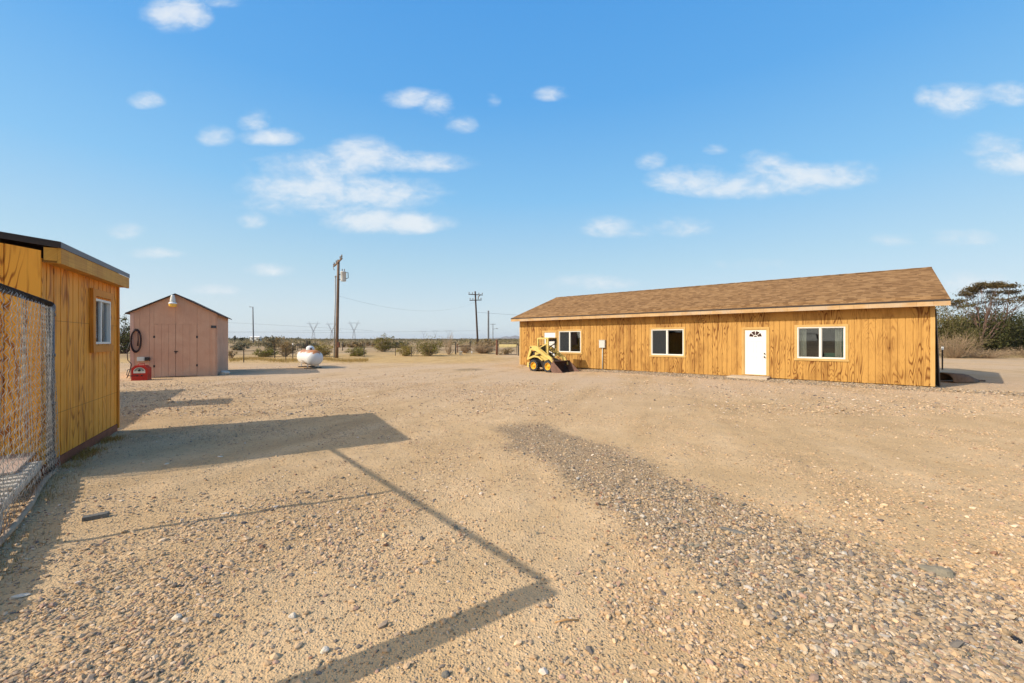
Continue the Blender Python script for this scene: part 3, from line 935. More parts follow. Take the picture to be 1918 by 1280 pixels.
def front_door(parent, x0, x1, z0, z1, knobs=True, fan=True):
    db = MB(); jw = 0.035
    # jamb
    jb = MB(); jb.box(x0, x0 + jw, -0.01, 0.088, z0, z1); jb.box(x1 - jw, x1, -0.01, 0.088, z0, z1); jb.box(x0 + jw, x1 - jw, -0.01, 0.088, z1 - jw, z1); jb.box(x0 + jw, x1 - jw, -0.03, 0.088, z0, z0 + 0.025)
    a, b, c, d = x0 + jw + 0.004, x1 - jw - 0.004, z0 + 0.028, z1 - jw - 0.004
    w, h = b - a, d - c
    yf = 0.012
    bm = bmesh.new()
    # slab face with embossed panels: grid of boxes standing 4 mm proud of recessed panels
    db.box(a, b, yf + 0.006, yf + 0.04, c, d)
    cols_ = [(0.12, 0.46), (0.54, 0.88)]
    rows_ = [(0.10, 0.40), (0.47, 0.74)]
    xs_ = sorted([0, 1] + [q for p in cols_ for q in p]); zs_ = sorted([0, 1] + [q for p in rows_ for q in p])
    for i in range(len(xs_) - 1):
        for j in range(len(zs_) - 1):
            inp = any(abs(xs_[i] - p[0]) < 1e-6 for p in cols_) and any(abs(zs_[j] - p[0]) < 1e-6 for p in rows_)
            X0, X1, Z0, Z1 = a + xs_[i] * w, a + xs_[i + 1] * w, c + zs_[j] * h, c + zs_[j + 1] * h
            if not inp:
                db.box(X0, X1, yf, yf + 0.006, Z0, Z1)
            else:
                db.bbox(X0 + 0.035, X1 - 0.035, yf + 0.001, yf + 0.009, Z0 + 0.035, Z1 - 0.035, 0.003)
    dr = db.build('door', M['door_white'], parent)
    jb.build('door_frame', M['trim_light_z'], dr)
    cs = MB(); casing(cs, x0, x1, z0, z1, 0.085, bottom=False); cs.build('casing', M['trim_light_z'], dr)
    if fan:
        cxm, zf = (a + b) / 2, c + 0.845 * h
        R_, r_ = 0.27 * w, 0.10 * w
        fg = MB()
        segs = 4
        for s in range(segs):
            a0 = PI * s / segs + 0.07; a1 = PI * (s + 1) / segs - 0.07
            pts = []
            for q in range(7): aa = a0 + (a1 - a0) * q / 6; pts.append((cxm + R_ * math.cos(aa) * 1.1, zf + R_ * math.sin(aa) * 1.15))
            for q in range(7): aa = a1 + (a0 - a1) * q / 6; pts.append((cxm + r_ * math.cos(aa) * 1.1, zf + r_ * math.sin(aa) * 1.1))
            fg.prism(pts, yf - 0.004, yf - 0.001, 'XZ')
        pts = [(cxm + r_ * 0.72 * math.cos(PI * q / 8), zf + r_ * 0.72 * math.sin(PI * q / 8)) for q in range(9)]
        fg.prism(pts, yf - 0.004, yf - 0.001, 'XZ')
        fo = fg.build('fanlight', M['fan_glass'], dr)
        fm = MB()
        outer = [(cxm + R_ * 1.28 * math.cos(PI * q / 16), zf - 0.0 + R_ * 1.36 * math.sin(PI * q / 16)) for q in range(17)]
        outer = [(cxm + R_ * 1.28, zf - 0.045)] + outer + [(cxm - R_ * 1.28, zf - 0.045)]
        fm.prism(outer, yf - 0.0008, yf + 0.0002, 'XZ')
        fm.build('fanlight_frame', M['door_white'], dr)
    if knobs:
        for zk, rk in ((c + 0.475 * h, 0.026), (c + 0.40 * h, 0.03)):
            kb = MB()
            Mx = Matrix.Translation((b - 0.065, yf, zk)) @ Matrix.Rotation(PI / 2, 4, 'X')
            kb.lathe([(0.001, 0), (rk * 1.15, 0.0), (rk * 1.15, 0.012), (rk * 0.5, 0.02), (rk * 0.5, 0.035), (rk, 0.045), (rk, 0.062), (rk * 0.6, 0.072), (0.001, 0.074)], 14, Mx)
            kb.build('door_knob' if rk > 0.028 else 'deadbolt', M['black_metal'], dr)
    return dr


m_, t_ = new_mat('dark_fanlight_glass')
finish(t_, rgb(0.035, 0.012, 0.012), 0.12, None, 0, 0, 0, 0.5)
M['fan_glass'] = m_
front_door(bld, *doors[0])
front_door(bld, *doors[1], knobs=False, fan=False)
# electrical box with its conduit
e0, e1 = BW.s(1124), BW.s(1134.6); ez0, ez1 = BW.z(1129, 651.7), BW.z(1129, 637.7)
eb = MB(); eb.bbox(e0, e1, -0.13, -0.001, ez0, ez1, 0.012); eb.box(e0 - 0.012, e1 + 0.012, -0.145, -0.002, ez1 + 0.001, ez1 + 0.018)
ebo = eb.build('electrical_box', M['grey_paint'], bld)
cd = MB(); cd.tube([((e0 + e1) / 2, -0.06, ez0), ((e0 + e1) / 2, -0.06, -0.05)], 0.026, 8)
cd.build('conduit', M['grey_paint'], ebo)
vb = MB(); vb.lathe([(0.045, 0), (0.045, 0.35), (0.075, 0.36), (0.075, 0.40), (0.0, 0.42)], 10, Matrix.Translation((14.2, W2 + 1.5, ZR - 0.62)))
vb.build('roof_vent', M['grey_paint'], bld)

# things inside the right-hand window
w3 = wins[2]


def place(o_local):
    a, y, z = o_local
    return (B_O[0] + B_A[0] * a + B_N[0] * y, B_O[1] + B_A[1] * a + B_N[1] * y, z)


def curtain(x0, x1, z0, z1, mat, label):
    mb = MB(); n = 26; th = 0.006
    top = []
    for i in range(n + 1):
        u = i / n
        top.append((x0 + (x1 - x0) * u, 0.022 * math.sin(u * 19) + 0.008 * math.sin(u * 43)))
    vs = []
    for (x, y) in top: vs += [(x, y, z0), (x, y, z1), (x, y + th, z0), (x, y + th, z1)]
    fs = []
    for i in range(n):
        b, c = 4 * i, 4 * i + 4
        fs += [(b, c, c + 1, b + 1), (b + 2, b + 3, c + 3, c + 2), (b + 1, c + 1, c + 3, b + 3)]
    mb.add(vs, fs, 0, True)
    o = mb.build('curtain', mat)
    o.location = place((0, 0.22, 0)); o.rotation_euler = (0, 0, -0.713)
    return tag(o, label, 'curtain', 'curtains in the widest window')


ww = w3[1] - w3[0]
curtain(w3[0] + 0.03, w3[0] + 0.30, w3[2] + 0.02, w3[3] + 0.05, M['curtain_pale'], 'narrow pale curtain drawn to the left side of the widest window')
curtain(w3[1] - 0.33, w3[1] - 0.12, w3[2] + 0.02, w3[3] + 0.05, M['curtain_pale'], 'narrow pale curtain near the right side of the widest window')
curtain(w3[1] - 0.115, w3[1] - 0.0, w3[2] + 0.02, w3[3] + 0.05, M['curtain_green'], 'green curtain at the right edge of the widest window')
bl = MB(); rng_ = random.Random(3)
for k in range(4):
    z0 = w3[2] + 0.01 + k * 0.055
    bl.bbox(0.02 * rng_.random(), 0.62 - 0.05 * k, 0.02 * k, 0.40, z0, z0 + 0.052, 0.02, k % 2)
o = bl.build('folded_blanket', [M['teal'], M['curtain_green']])
o.location = place((w3[0] + ww * 0.55, 0.28, 0)); o.rotation_euler = (0, 0, -0.713)
tag(o, 'folded teal and green blankets piled behind the widest window', 'blanket')
tb = MB(); tb.box(0, 1.3, 0.0, 0.55, w3[2] - 0.035, w3[2] + 0.005)
for xa in (0.03, 1.21):
    for ya in (0.02, 0.47): tb.box(xa, xa + 0.06, ya, ya + 0.06, 0.101, w3[2] - 0.036)
o = tb.build('table', M['interior']); o.location = place((w3[0] + ww * 0.25, 0.26, 0)); o.rotation_euler = (0, 0, -0.713)
tag(o, 'dark table carrying the folded blankets behind the widest window', 'table')

# concrete step at the white door
st = MB()
sa, sb = BW.s(1371), BW.s(1444)
st.bbox(sa, sb, -0.95, -0.03, -0.06, 0.085, 0.02)
o = st.build('door_step', M['concrete']); o.location = (B_O[0], B_O[1], 0); o.rotation_euler = (0, 0, -0.713)
tag(o, 'low concrete step in front of the white door with the fanlight', 'step')

# black sheet leaning against the right end of the building
bs_ = MB(); bs_.box(0, 0.02, -0.0, 1.2, 0.0, 2.75)
o = bs_.build('black_panel', M['black_metal']); o.location = place((B_L + 0.13, -0.03, 0.02)); o.rotation_euler = (0, -0.035, -0.713)
tag(o, 'tall black sheet standing against the right end of the long building', 'panel')

# rusty trough lying beyond the corner
tr_ = MB()
prof = [(-0.45, 0.02), (-0.40, 0.22), (-0.25, 0.34), (0.0, 0.38), (0.25, 0.34), (0.40, 0.22), (0.45, 0.02)]
inn = [(p[0] * 0.94, max(0.02, p[1] - 0.03)) for p in prof]
L_ = 1.7
vs = []
for (ya, sc) in ((0.0, 1.0), (L_ * 0.6, 0.85), (L_, 0.28)):
    for p in prof: vs.append((ya, p[0] * sc, p[1] * sc))
    for p in inn: vs.append((ya, p[0] * sc, p[1] * sc))
fs = []
for r_i in range(2):
    for i in range(6):
        a = r_i * 14 + i; fs.append((a, a + 1, a + 15, a + 14)); a += 7; fs.append((a, a + 14, a + 15, a + 1))
for i in range(6): fs += [(i, i + 7, i + 8, i + 1), (28 + i, 29 + i, 36 + i, 35 + i)]
tr_.add(vs, fs, 0, True)
tr_.tube([(L_ - 0.02, 0, 0.07), (L_ + 0.45, 0.02, 0.04)], 0.035, 6)
o = tr_.build('rusty_trough', mat_plain('brown_trough_steel', (0.15, 0.095, 0.062), 0.85, 0.4, 7, dirt=(0.20, 0.11, 0.06, 0.55))); tx, ty = at(1764, 716); o.location = (tx, ty, gz(tx, ty)); o.rotation_euler = (0, 0, 0.02); o.scale = (0.82, 1, 1)
tag(o, 'overturned rusty metal trough on the sand beyond the right corner of the building', 'trough')

# ------------------------------------------------------------------ left plywood shed
S_O = (-5.79, 5.016); S_A = (-0.514, 0.857); S_L = 2.90; S_RZ = math.atan2(S_A[1], S_A[0])
SW = Wall(S_O, S_A)
shed = thing('plywood_shed', 'stained plywood shed with a small white window, its near end behind chain link', 'shed', (*S_O, 0), S_RZ)
zk = 0.14   # top of skirt
zs1 = 2.70
# the window
xa, xb = SW.s(172.5), SW.s(205.5)
za, zb2 = SW.z(189, 644.8), SW.z(189, 561.5)
shw = [(xa, xb, za, zb2)]
# local +y is into the shed; its outward face is y=0, so plank_wall (facing -y) fits
pw_ = MB(); plank_wall(pw_, 0.0, S_L, zk, zs1, shw, pitch=0.2032, groove=0.020, th=0.03, shift=0.08)
pw_.build('wall', M['shed_siding'], shed)
SD = 2.6; zrid = zs1 + 0.12 + 0.5 * SD * 0.16
ew = MB()
cols = MB()
k = 0; p = 0.10
# near gable wall (local x = 0, faces -x): planks of 0.2 m
yy = 0.0
while yy < SD - 0.01:
    ye = min(yy + 0.3048, SD)
    zt_ = min(zs1 + 0.09 + 0.16 * min(yy, SD - yy), 9)
    zt2 = zs1 + 0.09 + 0.16 * min(ye, SD - ye)
    g = 0.005
    ew.prism([(yy + g, 0.14), (ye - g, 0.14), (ye - g, zt2), (yy + g, zt_)], -0.016, 0.0, 'YZ')
    yy = ye
for xq_ in (0.001, S_L - 0.03):
    ew.prism([(0.095, 0.14), (SD, 0.14), (SD, zs1 + 0.09), (SD / 2, zs1 + 0.08 + 0.16 * SD / 2), (0.095, zs1 + 0.09)], xq_, xq_ + 0.03, 'YZ')
ew.build('gable_wall', M['shed_siding_end'], shed)
rw = MB(); rw.box(0, S_L, SD - 0.03, SD - 0.001, 0.14, zs1); rw.build('rear_wall', M['shed_siding'], shed)
sk = MB(); sk.box(0.0, S_L, -0.012, 0.09, -0.08, zk - 0.002); sk.box(-0.02, 0.05, 0.092, SD, -0.08, zk - 0.002); sk.build('skirt_board', M['skirt'], shed)
fl = MB(); fl.box(0.05, S_L - 0.05, 0.1, SD - 0.05, 0.02, 0.1); fl.build('floor', M['interior'], shed)
d_s = 0.17
ro_ = MB(); ze_s = 2.915; sls = 0.12
for (ya, yb) in ((-d_s, SD / 2), (SD + d_s, SD / 2)):
    zr_ = ze_s + sls * (SD / 2 + d_s)
    ro_.add([(-0.03, ya, ze_s), (S_L + 0.02, ya, ze_s), (S_L + 0.02, yb, zr_), (-0.03, yb, zr_), (-0.03, ya, ze_s - 0.02), (S_L + 0.02, ya, ze_s - 0.02), (S_L + 0.02, yb, zr_ - 0.02), (-0.03, yb, zr_ - 0.02)],
            [(0, 1, 2, 3), (4, 7, 6, 5), (0, 4, 5, 1), (0, 3, 7, 4), (1, 5, 6, 2)])
rf = ro_.build('roof', M['dark_edge'], shed)
dr_ = MB(); dr_.box(-0.028, S_L + 0.018, -d_s - 0.006, -d_s - 0.001, ze_s - 0.075, ze_s - 0.004); dr_.build('drip_edge', M['grey_drip'], rf)
rk_ = MB()
for (ya, yb) in ((-d_s, SD / 2), (SD + d_s, SD / 2)):
    zr_ = ze_s + sls * (SD / 2 + d_s) - 0.022
    rk_.add([(-0.032, ya, ze_s - 0.022), (-0.032, yb, zr_), (-0.032, yb, zr_ - 0.055), (-0.032, ya, ze_s - 0.08), (-0.012, ya, ze_s - 0.022), (-0.012, yb, zr_), (-0.012, yb, zr_ - 0.055), (-0.012, ya, ze_s - 0.08)],
            [(0, 1, 2, 3), (4, 7, 6, 5), (3, 2, 6, 7), (0, 3, 7, 4)])
rk_.build('rake_edge', M['dark_edge'], rf)
fs_ = MB(); fs_.box(-0.008, S_L + 0.015, -d_s + 0.001, -d_s + 0.035, ze_s - 0.27, ze_s - 0.078); fs_.box(0.0, S_L, -d_s + 0.036, -0.002, ze_s - 0.262, ze_s - 0.24); fs_.box(-0.01, 0.03, -d_s + 0.036, -0.018, ze_s - 0.239, ze_s - 0.081)
fs_.build('fascia', M['shed_fascia'], shed)
cp = MB(); cp.box(S_L + 0.001, S_L + 0.06, -0.028, 0.06, 0.06, 2.66); cp.build('corner_post', M['shed_trim'], shed)
win = MB()
ring_frame(win, xa + .002, xb - .002, za + .002, zb2 - .002, 0.035, -0.014, 0.075)
xm = (xa + xb) / 2
win.box(xm - 0.022, xm + 0.022, 0.0, 0.06, za + 0.035, zb2 - 0.035)
wo = win.build('window', M['vinyl'], shed)
c = MB(); cw_ = 0.11
c.box(xa - cw_, xb + 0.015, -0.045, -0.003, zb2 + 0.03, zb2 + 0.03 + cw_)
c.box(xa - cw_, xa - 0.002, -0.045, -0.003, za - 0.02, zb2 + 0.029)
c.box(xa - cw_, xb + 0.015, -0.048, -0.003, za - 0.02 - cw_, za - 0.021)
c.build('casing', M['shed_trim'], wo)
for (p, q, yo) in ((xa + .037, xm - .023, 0.018), (xm + .023, xb - .037, 0.03)):
    g = MB(); g.box(p, q, yo, yo + 0.004, za + .037, zb2 - .037); g.build('pane', M['glass_shed'], wo)

# lower outbuilding behind the shed, hidden from here but throwing its shadow on the yard
ob = thing('outbuilding', 'low plywood outbuilding with a roof cooler, hidden behind the stained shed', 'shed', (-10.75, 6.05, 0), S_RZ)
OL, OD = 7.2, 3.0
w_ = MB(); plank_wall(w_, 0, OL, 0.0, 2.3, []); w_.box(0.001, OL - 0.001, 0.1, OD, 0.0, 2.3); w_.build('wall', M['shed_siding'], ob)
w_ = MB(); w_.prism([(-0.2, 2.302), (OD + 0.2, 2.302), (OD + 0.2, 2.4), (OD / 2, 2.62), (-0.2, 2.4)], -0.15, OL + 0.15, 'YZ'); w_.build('roof', M['dark_edge'], ob)
w_ = MB(); w_.bbox(2.9, 4.1, -0.1, 0.9, 2.47, 3.5, 0.03); w_.build('roof_cooler', M['grey_paint'], ob)
w_ = MB(); w_.tube([(6.9, 0.4, 2.4), (6.9, 0.4, 3.1)], 0.05, 8); w_.build('vent_pipe', M['galv'], ob)

# ------------------------------------------------------------------ chain link fence
F0 = Vector((-5.71, 5.04, 0)); F1 = Vector((-2.61, 1.51, 0))
fd = (F1 - F0); FLEN = fd.length; fd.normalize(); f_rz = math.atan2(fd.y, fd.x)
fen = thing('chain_link_fence', 'sagging chain link fence with wire-wrapped steel rail beside the stained shed', 'fence', F0, f_rz)
# local x along the fence (towards the camera), local -y = right / yard side... normal
FH = 2.13
for k, (s, r, h) in enumerate(((0.0, 0.036, FH), (2.38, 0.026, FH))):
    p = MB(); p.tube([(s, 0, -0.1), (s, 0, h - 0.05)], r, 12)
    if k == 0:
        p.lathe([(r * 1.2, -0.03), (r * 1.25, 0.03), (r * 0.9, 0.06), (0.001, 0.07)], 12, Matrix.Translation((s, 0, h - 0.05)))
        for zc in (0.25, 0.9, 1.5, 2.0): p.lathe([(r * 1.02, -0.018), (r * 1.25, -0.018), (r * 1.25, 0.018), (r * 1.02, 0.018)], 12, Matrix.Translation((s, 0, zc)))
    p.build('post', M['galv'], fen)
p = MB()
lq = Matrix.Rotation(-f_rz, 4, 'Z') @ Vector((0.52, -0.10, 0))
for k in range(6):
    pass
p.add([(FLEN + a_ + lq.x * (1 - c_), b_ + lq.y * (1 - c_), FH * 0.985 * c_) for c_ in (0, 1) for a_ in (-0.05, 0.14) for b_ in (-0.03, 0.03)], [(0, 1, 3, 2), (4, 6, 7, 5), (0, 4, 5, 1), (2, 3, 7, 6), (0, 2, 6, 4), (1, 5, 7, 3)])
p.build('gate_post', M['pole_wood'], fen)
r = MB(); r.tube([(-0.14, 0.0, FH), (1.0, 0.0, FH - 0.005), (2.4, 0.0, FH - 0.01), (FLEN, 0, FH)], 0.024, 10); r.build('top_rail', M['galv'], fen)
wr = MB()
pts = []
for i in range(900):
    s = 0.02 + 4.4 * i / 900
    a = i * 0.62
    pts.append((s, 0.031 * math.cos(a), FH + 0.031 * math.sin(a)))
wr.tube(pts, 0.004, 4, cap=False)
wr.build('tie_wire', M['machine_dark'], fen)
br = MB(); br.tube([(s, 0.02 - 0.02 * math.sin(s * 3), 0.045 + 0.01 * math.sin(s * 5)) for s in np.linspace(-0.02, FLEN, 16)], 0.027, 8); br.build('bottom_pipe', mat_plain('dusty_pipe', (0.40, 0.29, 0.19), 0.85, 0.25, 9), fen)


def link_mesh(s0, s1, pitch, zh, wig, seed, z1, z0=0.05, rad=0.0024):
    mb = MB(); rg = random.Random(seed)
    n = int((s1 - s0) / pitch)
    nz = int((z1 - z0) / zh)
    for k in range(n):
        sc = s0 + k * pitch
        pts = []
        for j in range(nz + 1):
            z = z1 - j * zh
            s = sc + (pitch * 0.5 if j % 2 else -pitch * 0.5)
            bul = wig * (math.sin(2.1 * s + 1.3 * z + seed) + 0.6 * math.sin(4.7 * s - 2.0 * z + 2 * seed))
            low = 0.05 * max(0, 0.5 - z)
            ds = 0.6 * wig * math.sin(3.3 * z + 1.7 * s + seed) + 0.004 * rg.uniform(-1, 1)
            pts.append((s + ds, 0.034 + bul * 0.5 + low + (0.004 if (j + k) % 2 else -0.004), z))
        mb.tube(pts, rad, 4, cap=False, smooth=True)
    return mb


link_mesh(0.03, 4.55, 0.085, 0.046, 0.045, 1, FH - 0.03).build('wire_mesh', M['wire'], fen, fixn=False)
link_mesh(0.02, 0.50, 0.045, 0.046, 0.05, 4, FH - 0.05, 0.12).build('wire_mesh', M['wire'], fen, fixn=False)
# return panel that closes the run towards the stained shed
ret = link_mesh(0.0, 1.6, 0.058, 0.036, 0.03, 9, FH - 0.03, 0.05, 0.0023).build('return_mesh', M['wire'], fen, fixn=False)
ret.rotation_euler = (0, 0, math.atan2(-0.60, -0.80) - f_rz); ret.location = (0.06, -0.02, 0)

# low white slatted frame behind the fence
sr = thing('slatted_frame', 'low weathered white slatted frame lying along the back of the chain link fence', 'frame', F0, f_rz)
a = MB()
for ys_ in (-0.07, -0.62):
    a.bbox(0.25, 3.6, ys_ - 0.035, ys_ + 0.035, 0.17, 0.265, 0.012)
for xs_ in (0.25, 1.9, 3.53):
    a.bbox(xs_, xs_ + 0.07, -0.583, -0.107, 0.17, 0.262, 0.01)
for xs_ in (0.3, 1.9, 3.5):
    for ys_ in (-0.07, -0.62): a.box(xs_, xs_ + 0.08, ys_ - 0.03, ys_ + 0.03, -0.03, 0.179)
a.build('rail', M['white_frame'], sr)
a = MB()
x_ = 0.42
while x_ < 3.5:
    if not (1.82 < x_ < 2.0): a.bbox(x_, x_ + 0.075, -0.655, -0.04, 0.266, 0.292, 0.006)
    x_ += 0.155
a.build('slat', M['white_frame'], sr)
pl = MB(); pl.bbox(-0.05, 0.95, -0.55, -0.12, 0.0, 0.025, 0.006)
o = pl.build('loose_board', mat_plain('grey_pink_board', (0.40, 0.28, 0.21), 0.85, 0.2, 6)); o.rotation_euler = (0, 0, f_rz); o.location = (F0.x, F0.y, 0.296)
tag(o, 'flat greyish pink board laid on the far end of the slatted frame', 'board')

# ------------------------------------------------------------------ pink shed
P_O = (-16.47, 17.60); P_A = (0.875, 0.485); P_L = 3.05; P_RZ = math.atan2(P_A[1], P_A[0]); P_D = 4.1
PW_ = Wall(P_O, P_A)
ps = thing('pink_shed', 'faded pink wooden shed with double doors and a low gable roof', 'shed', (*P_O, 0), P_RZ)
z_e, z_a = 2.86, 3.70
dx0, dx1 = PW_.s(288.5), PW_.s(369.3); dzt = 2.36
xmid = PW_.s(329)
f_ = MB()
apx = P_L / 2


def gtop(x):
    return z_e + (z_a - z_e) * (1 - abs(x - apx) / apx)


xsP = sorted(set([0.0, dx0, dx1, apx, P_L] + [0.30, 0.62, P_L - 0.28]))
for p, q in zip(xsP[:-1], xsP[1:]):
    g = 0.003
    zb0 = dzt if (dx0 - 0.01 < (p + q) / 2 < dx1 + 0.01) else -0.05
    f_.prism([(p + g, zb0), (q - g, zb0), (q - g, gtop(q - g)), (p + g, gtop(p + g))], 0.0, 0.02, 'XZ')
f_.prism([(0, 2.1 + 0.3), (P_L, 2.4), (P_L, z_e), (apx, z_a), (0, z_e)], 0.0201, 0.05, 'XZ')
f_.box(0, dx0, 0.0201, 0.05, -0.05, 2.399); f_.box(dx1, P_L, 0.0201, 0.05, -0.05, 2.399)
f_.build('front_wall', M['pink'], ps)
s_ = MB()
for xa_, xb_ in ((0.0, 0.04), (P_L - 0.04, P_L)):
    s_.box(xa_, xb_, 0.051, P_D, -0.05, z_e)
s_.prism([(0.04, -0.05), (P_L - 0.04, -0.05), (P_L - 0.04, z_e), (apx, z_a - 0.02), (0.04, z_e)], P_D - 0.04, P_D, 'XZ')
s_.build('side_wall', M['pink'], ps)
for (xa_, xb_) in ((dx0 + .006, xmid - .004), (xmid + .004, dx1 - .006)):
    d_ = MB(); nb = 3; wd_ = (xb_ - xa_) / nb
    for i in range(nb): d_.box(xa_ + i * wd_ + 0.003, xa_ + (i + 1) * wd_ - 0.003, -0.006, 0.016, 0.02, dzt - 0.008)
    d_.box(xa_, xb_, 0.0162, 0.045, 0.02, dzt - 0.008)
    do = d_.build('door', M['pink'], ps)
    hx = xa_ if xa_ < xmid - 0.3 else xb_
    for zz_ in (0.45, 1.75):
        h_ = MB(); h_.box(hx - 0.03, hx + 0.03, -0.014, -0.0065, zz_, zz_ + 0.10); h_.build('hinge', M['black_metal'], do)
    if xa_ > xmid - 0.05:
        hs = MB(); hs.box(xa_ - 0.06, xa_ + 0.09, -0.018, -0.0065, 1.13, 1.165); hs.tube([(xa_ - 0.01, -0.02, 1.13), (xa_ - 0.02, -0.03, 1.06), (xa_ + 0.03, -0.03, 1.06), (xa_ + 0.03, -0.02, 1.13)], 0.009, 6)
        hs.build('hasp', M['black_metal'], do)
ru = MB(); ov = 0.16; sl2 = (z_a - z_e) / apx
for sgn in (-1, 1):
    xe = apx + sgn * (apx + ov); zee = z_e - ov * sl2
    t0 = 0.05
    ru.add([(xe, -0.14, zee + t0), (apx, -0.14, z_a + t0), (apx, P_D + 0.1, z_a + t0), (xe, P_D + 0.1, zee + t0), (xe, -0.14, zee + .004), (apx, -0.14, z_a + .004), (apx, P_D + 0.1, z_a + .004), (xe, P_D + 0.1, zee + .004)],
           [(0, 1, 2, 3), (4, 7, 6, 5), (0, 4, 5, 1), (2, 6, 7, 3), (0, 3, 7, 4)])
ru.build('roof', mat_plain('dark_brown_roof', (0.060, 0.038, 0.030), 0.9, 0.4, 8, bump=0.01), ps)
tb_ = MB(); tb_.box(P_L - 0.20, P_L - 0.06, -0.024, -0.002, 0.0, 2.78); tb_.build('trim_board', M['pink'], ps)
tb_ = MB(); tb_.box(-0.02, 0.10, -0.022, -0.002, -0.03, z_e - 0.02); tb_.build('trim_board', mat_plain('pale_pink_trim', (0.60, 0.36, 0.27), 0.85, 0.15, 4), ps)
pla = MB(); xs0, xs1 = PW_.s(395.5), PW_.s(405.5); pz = PW_.z(400, 612.5); pla.bbox(xs0, xs1, -0.045, -0.025, pz - 0.06, pz + 0.06, 0.004)
pla.build('sign_plate', mat_plain('dark_grey_plate', (0.05, 0.055, 0.06), 0.5, 0.2), ps)
# yard light at the gable
Lx = PW_.s(326); 
lm = MB(); MT = Matrix.Translation((Lx, -0.24, 0))
lm.lathe([(0.001, 3.66), (0.055, 3.66), (0.07, 3.60), (0.10, 3.45), (0.105, 3.38), (0.10, 3.36), (0.001, 3.36)], 18, MT)
lm.box(Lx - 0.04, Lx + 0.04, -0.24, -0.002, 3.40, 3.48)
lo = lm.build('yard_light', M['lamp_grey'], ps)
lm = MB(); lm.lathe([(0.09, 3.358), (0.145, 3.31), (0.165, 3.26), (0.155, 3.26), (0.09, 3.34)], 18, MT); lm.build('reflector', M['white_paint'], lo)
lm = MB(); lm.lathe([(0.152, 3.262), (0.145, 3.18), (0.12, 3.13), (0.001, 3.12)], 18, MT); lm.build('lens', M['orange_lens'], lo)
# outlet and plug on the front wall
ox = PW_.s(264.5); oz = PW_.z(264.5, 673)
ou = MB(); ou.bbox(ox - 0.13, ox + 0.12, -0.06, -0.001, oz - 0.09, oz + 0.09, 0.01); oo = ou.build('outlet_box', M['plate_white'], ps)
ou = MB(); ou.bbox(ox + 0.14, ox + 0.30, -0.12, -0.001, oz - 0.07, oz + 0.08, 0.015); ou.build('plug', M['black_metal'], oo)


def pw_pt(s, y, z):
    n = (-P_A[1], P_A[0])
    return (P_O[0] + P_A[0] * s + n[0] * y, P_O[1] + P_A[1] * s + n[1] * y, z)


# coiled cable
co_ = MB(); rg = random.Random(5)
pts = []
for i in range(5 * 28):
    a = 2 * PI * i / 28; lo_ = i // 28
    rx = 0.155 + 0.022 * rg.random() * 0.3 + 0.012 * math.sin(lo_ * 2.1)
    rz_ = 0.47 + 0.03 * math.sin(lo_ * 1.7)
    pts.append((0.19 + 0.012 * math.sin(lo_ * 3) + rx * math.sin(a), -0.05 - 0.012 * lo_, 1.62 + rz_ * math.cos(a) + 0.02 * math.sin(lo_)))
co_.tube(pts, 0.018, 6)
co_.tube([(0.19, -0.02, 2.1), (0.19, -0.10, 2.11), (0.19, -0.14, 2.15)], 0.012, 6)
co_.tube([(0.26, -0.1, 2.0), (0.27, -0.12, 1.7), (0.25, -0.1, 1.4)], [0.016, 0.018, 0.035], 6)
co_.tube([(0.06, -0.06, 1.75), (-0.10, -0.1, 1.2), (-0.07, -0.12, 0.8), (0.06, -0.12, 0.62), (-0.03, -0.16, 0.2), (-0.05, -0.3, 0.05)], 0.016, 6)
o = co_.build('coiled_cable', M['cable']); o.location = (*P_O, 0); o.rotation_euler = (0, 0, P_RZ)
tag(o, 'dark coiled welding cable hanging on the left corner of the pink shed', 'cable')

# red welder
wx, wy = xx(261, 16.75), 16.75
wel = thing('welder', 'red box-shaped welding machine with a dial plate in front of the pink shed', 'welder', (wx, wy, gz(wx, wy)), 0.42)
b = MB(); wd2, hh = 0.26, 0.62
poly = [(-wd2, 0.03), (wd2, 0.03), (wd2, hh - 0.12), (wd2 - 0.12, hh), (-wd2 + 0.12, hh), (-wd2, hh - 0.12)]
b.prism(poly, -0.0, 0.42, 'XZ'); b.box(-wd2 - 0.01, wd2 + 0.01, -0.015, 0.43, 0.0, 0.029)
b.tube([(-0.10, 0.2, hh - 0.01), (-0.10, 0.2, hh + 0.07), (0.10, 0.2, hh + 0.07), (0.10, 0.2, hh - 0.01)], 0.014, 6)
b.build('case', M['red'], wel)
b = MB()
arc = [(0.19 * math.cos(PI * q / 14), 0.37 + 0.17 * math.sin(PI * q / 14)) for q in range(15)]
b.prism([(0.19, 0.30)] + arc + [(-0.19, 0.30)], -0.006, -0.0005, 'XZ')
dp = b.build('dial_plate', M['plate_white'], wel)
b = MB(); ring = [(0.165 * math.cos(PI * q / 14), 0.385 + 0.145 * math.sin(PI * q / 14)) for q in range(15)]; inn = [(0.09 * math.cos(PI * q / 14), 0.385 + 0.08 * math.sin(PI * q / 14)) for q in range(14, -1, -1)]
b.prism(ring + inn, -0.009, -0.0065, 'XZ'); b.build('dial_scale', mat_plain('dial_green_grey', (0.20, 0.22, 0.17), 0.5), dp)
b = MB(); b.lathe([(0.001, 0.05), (0.045, 0.05), (0.05, 0.0)], 12, Matrix.Translation((0, -0.008, 0.42)) @ Matrix.Rotation(PI / 2, 4, 'X')); b.box(-0.008, 0.06, -0.07, -0.059, 0.41, 0.43); b.build('dial_knob', M['black_metal'], dp)
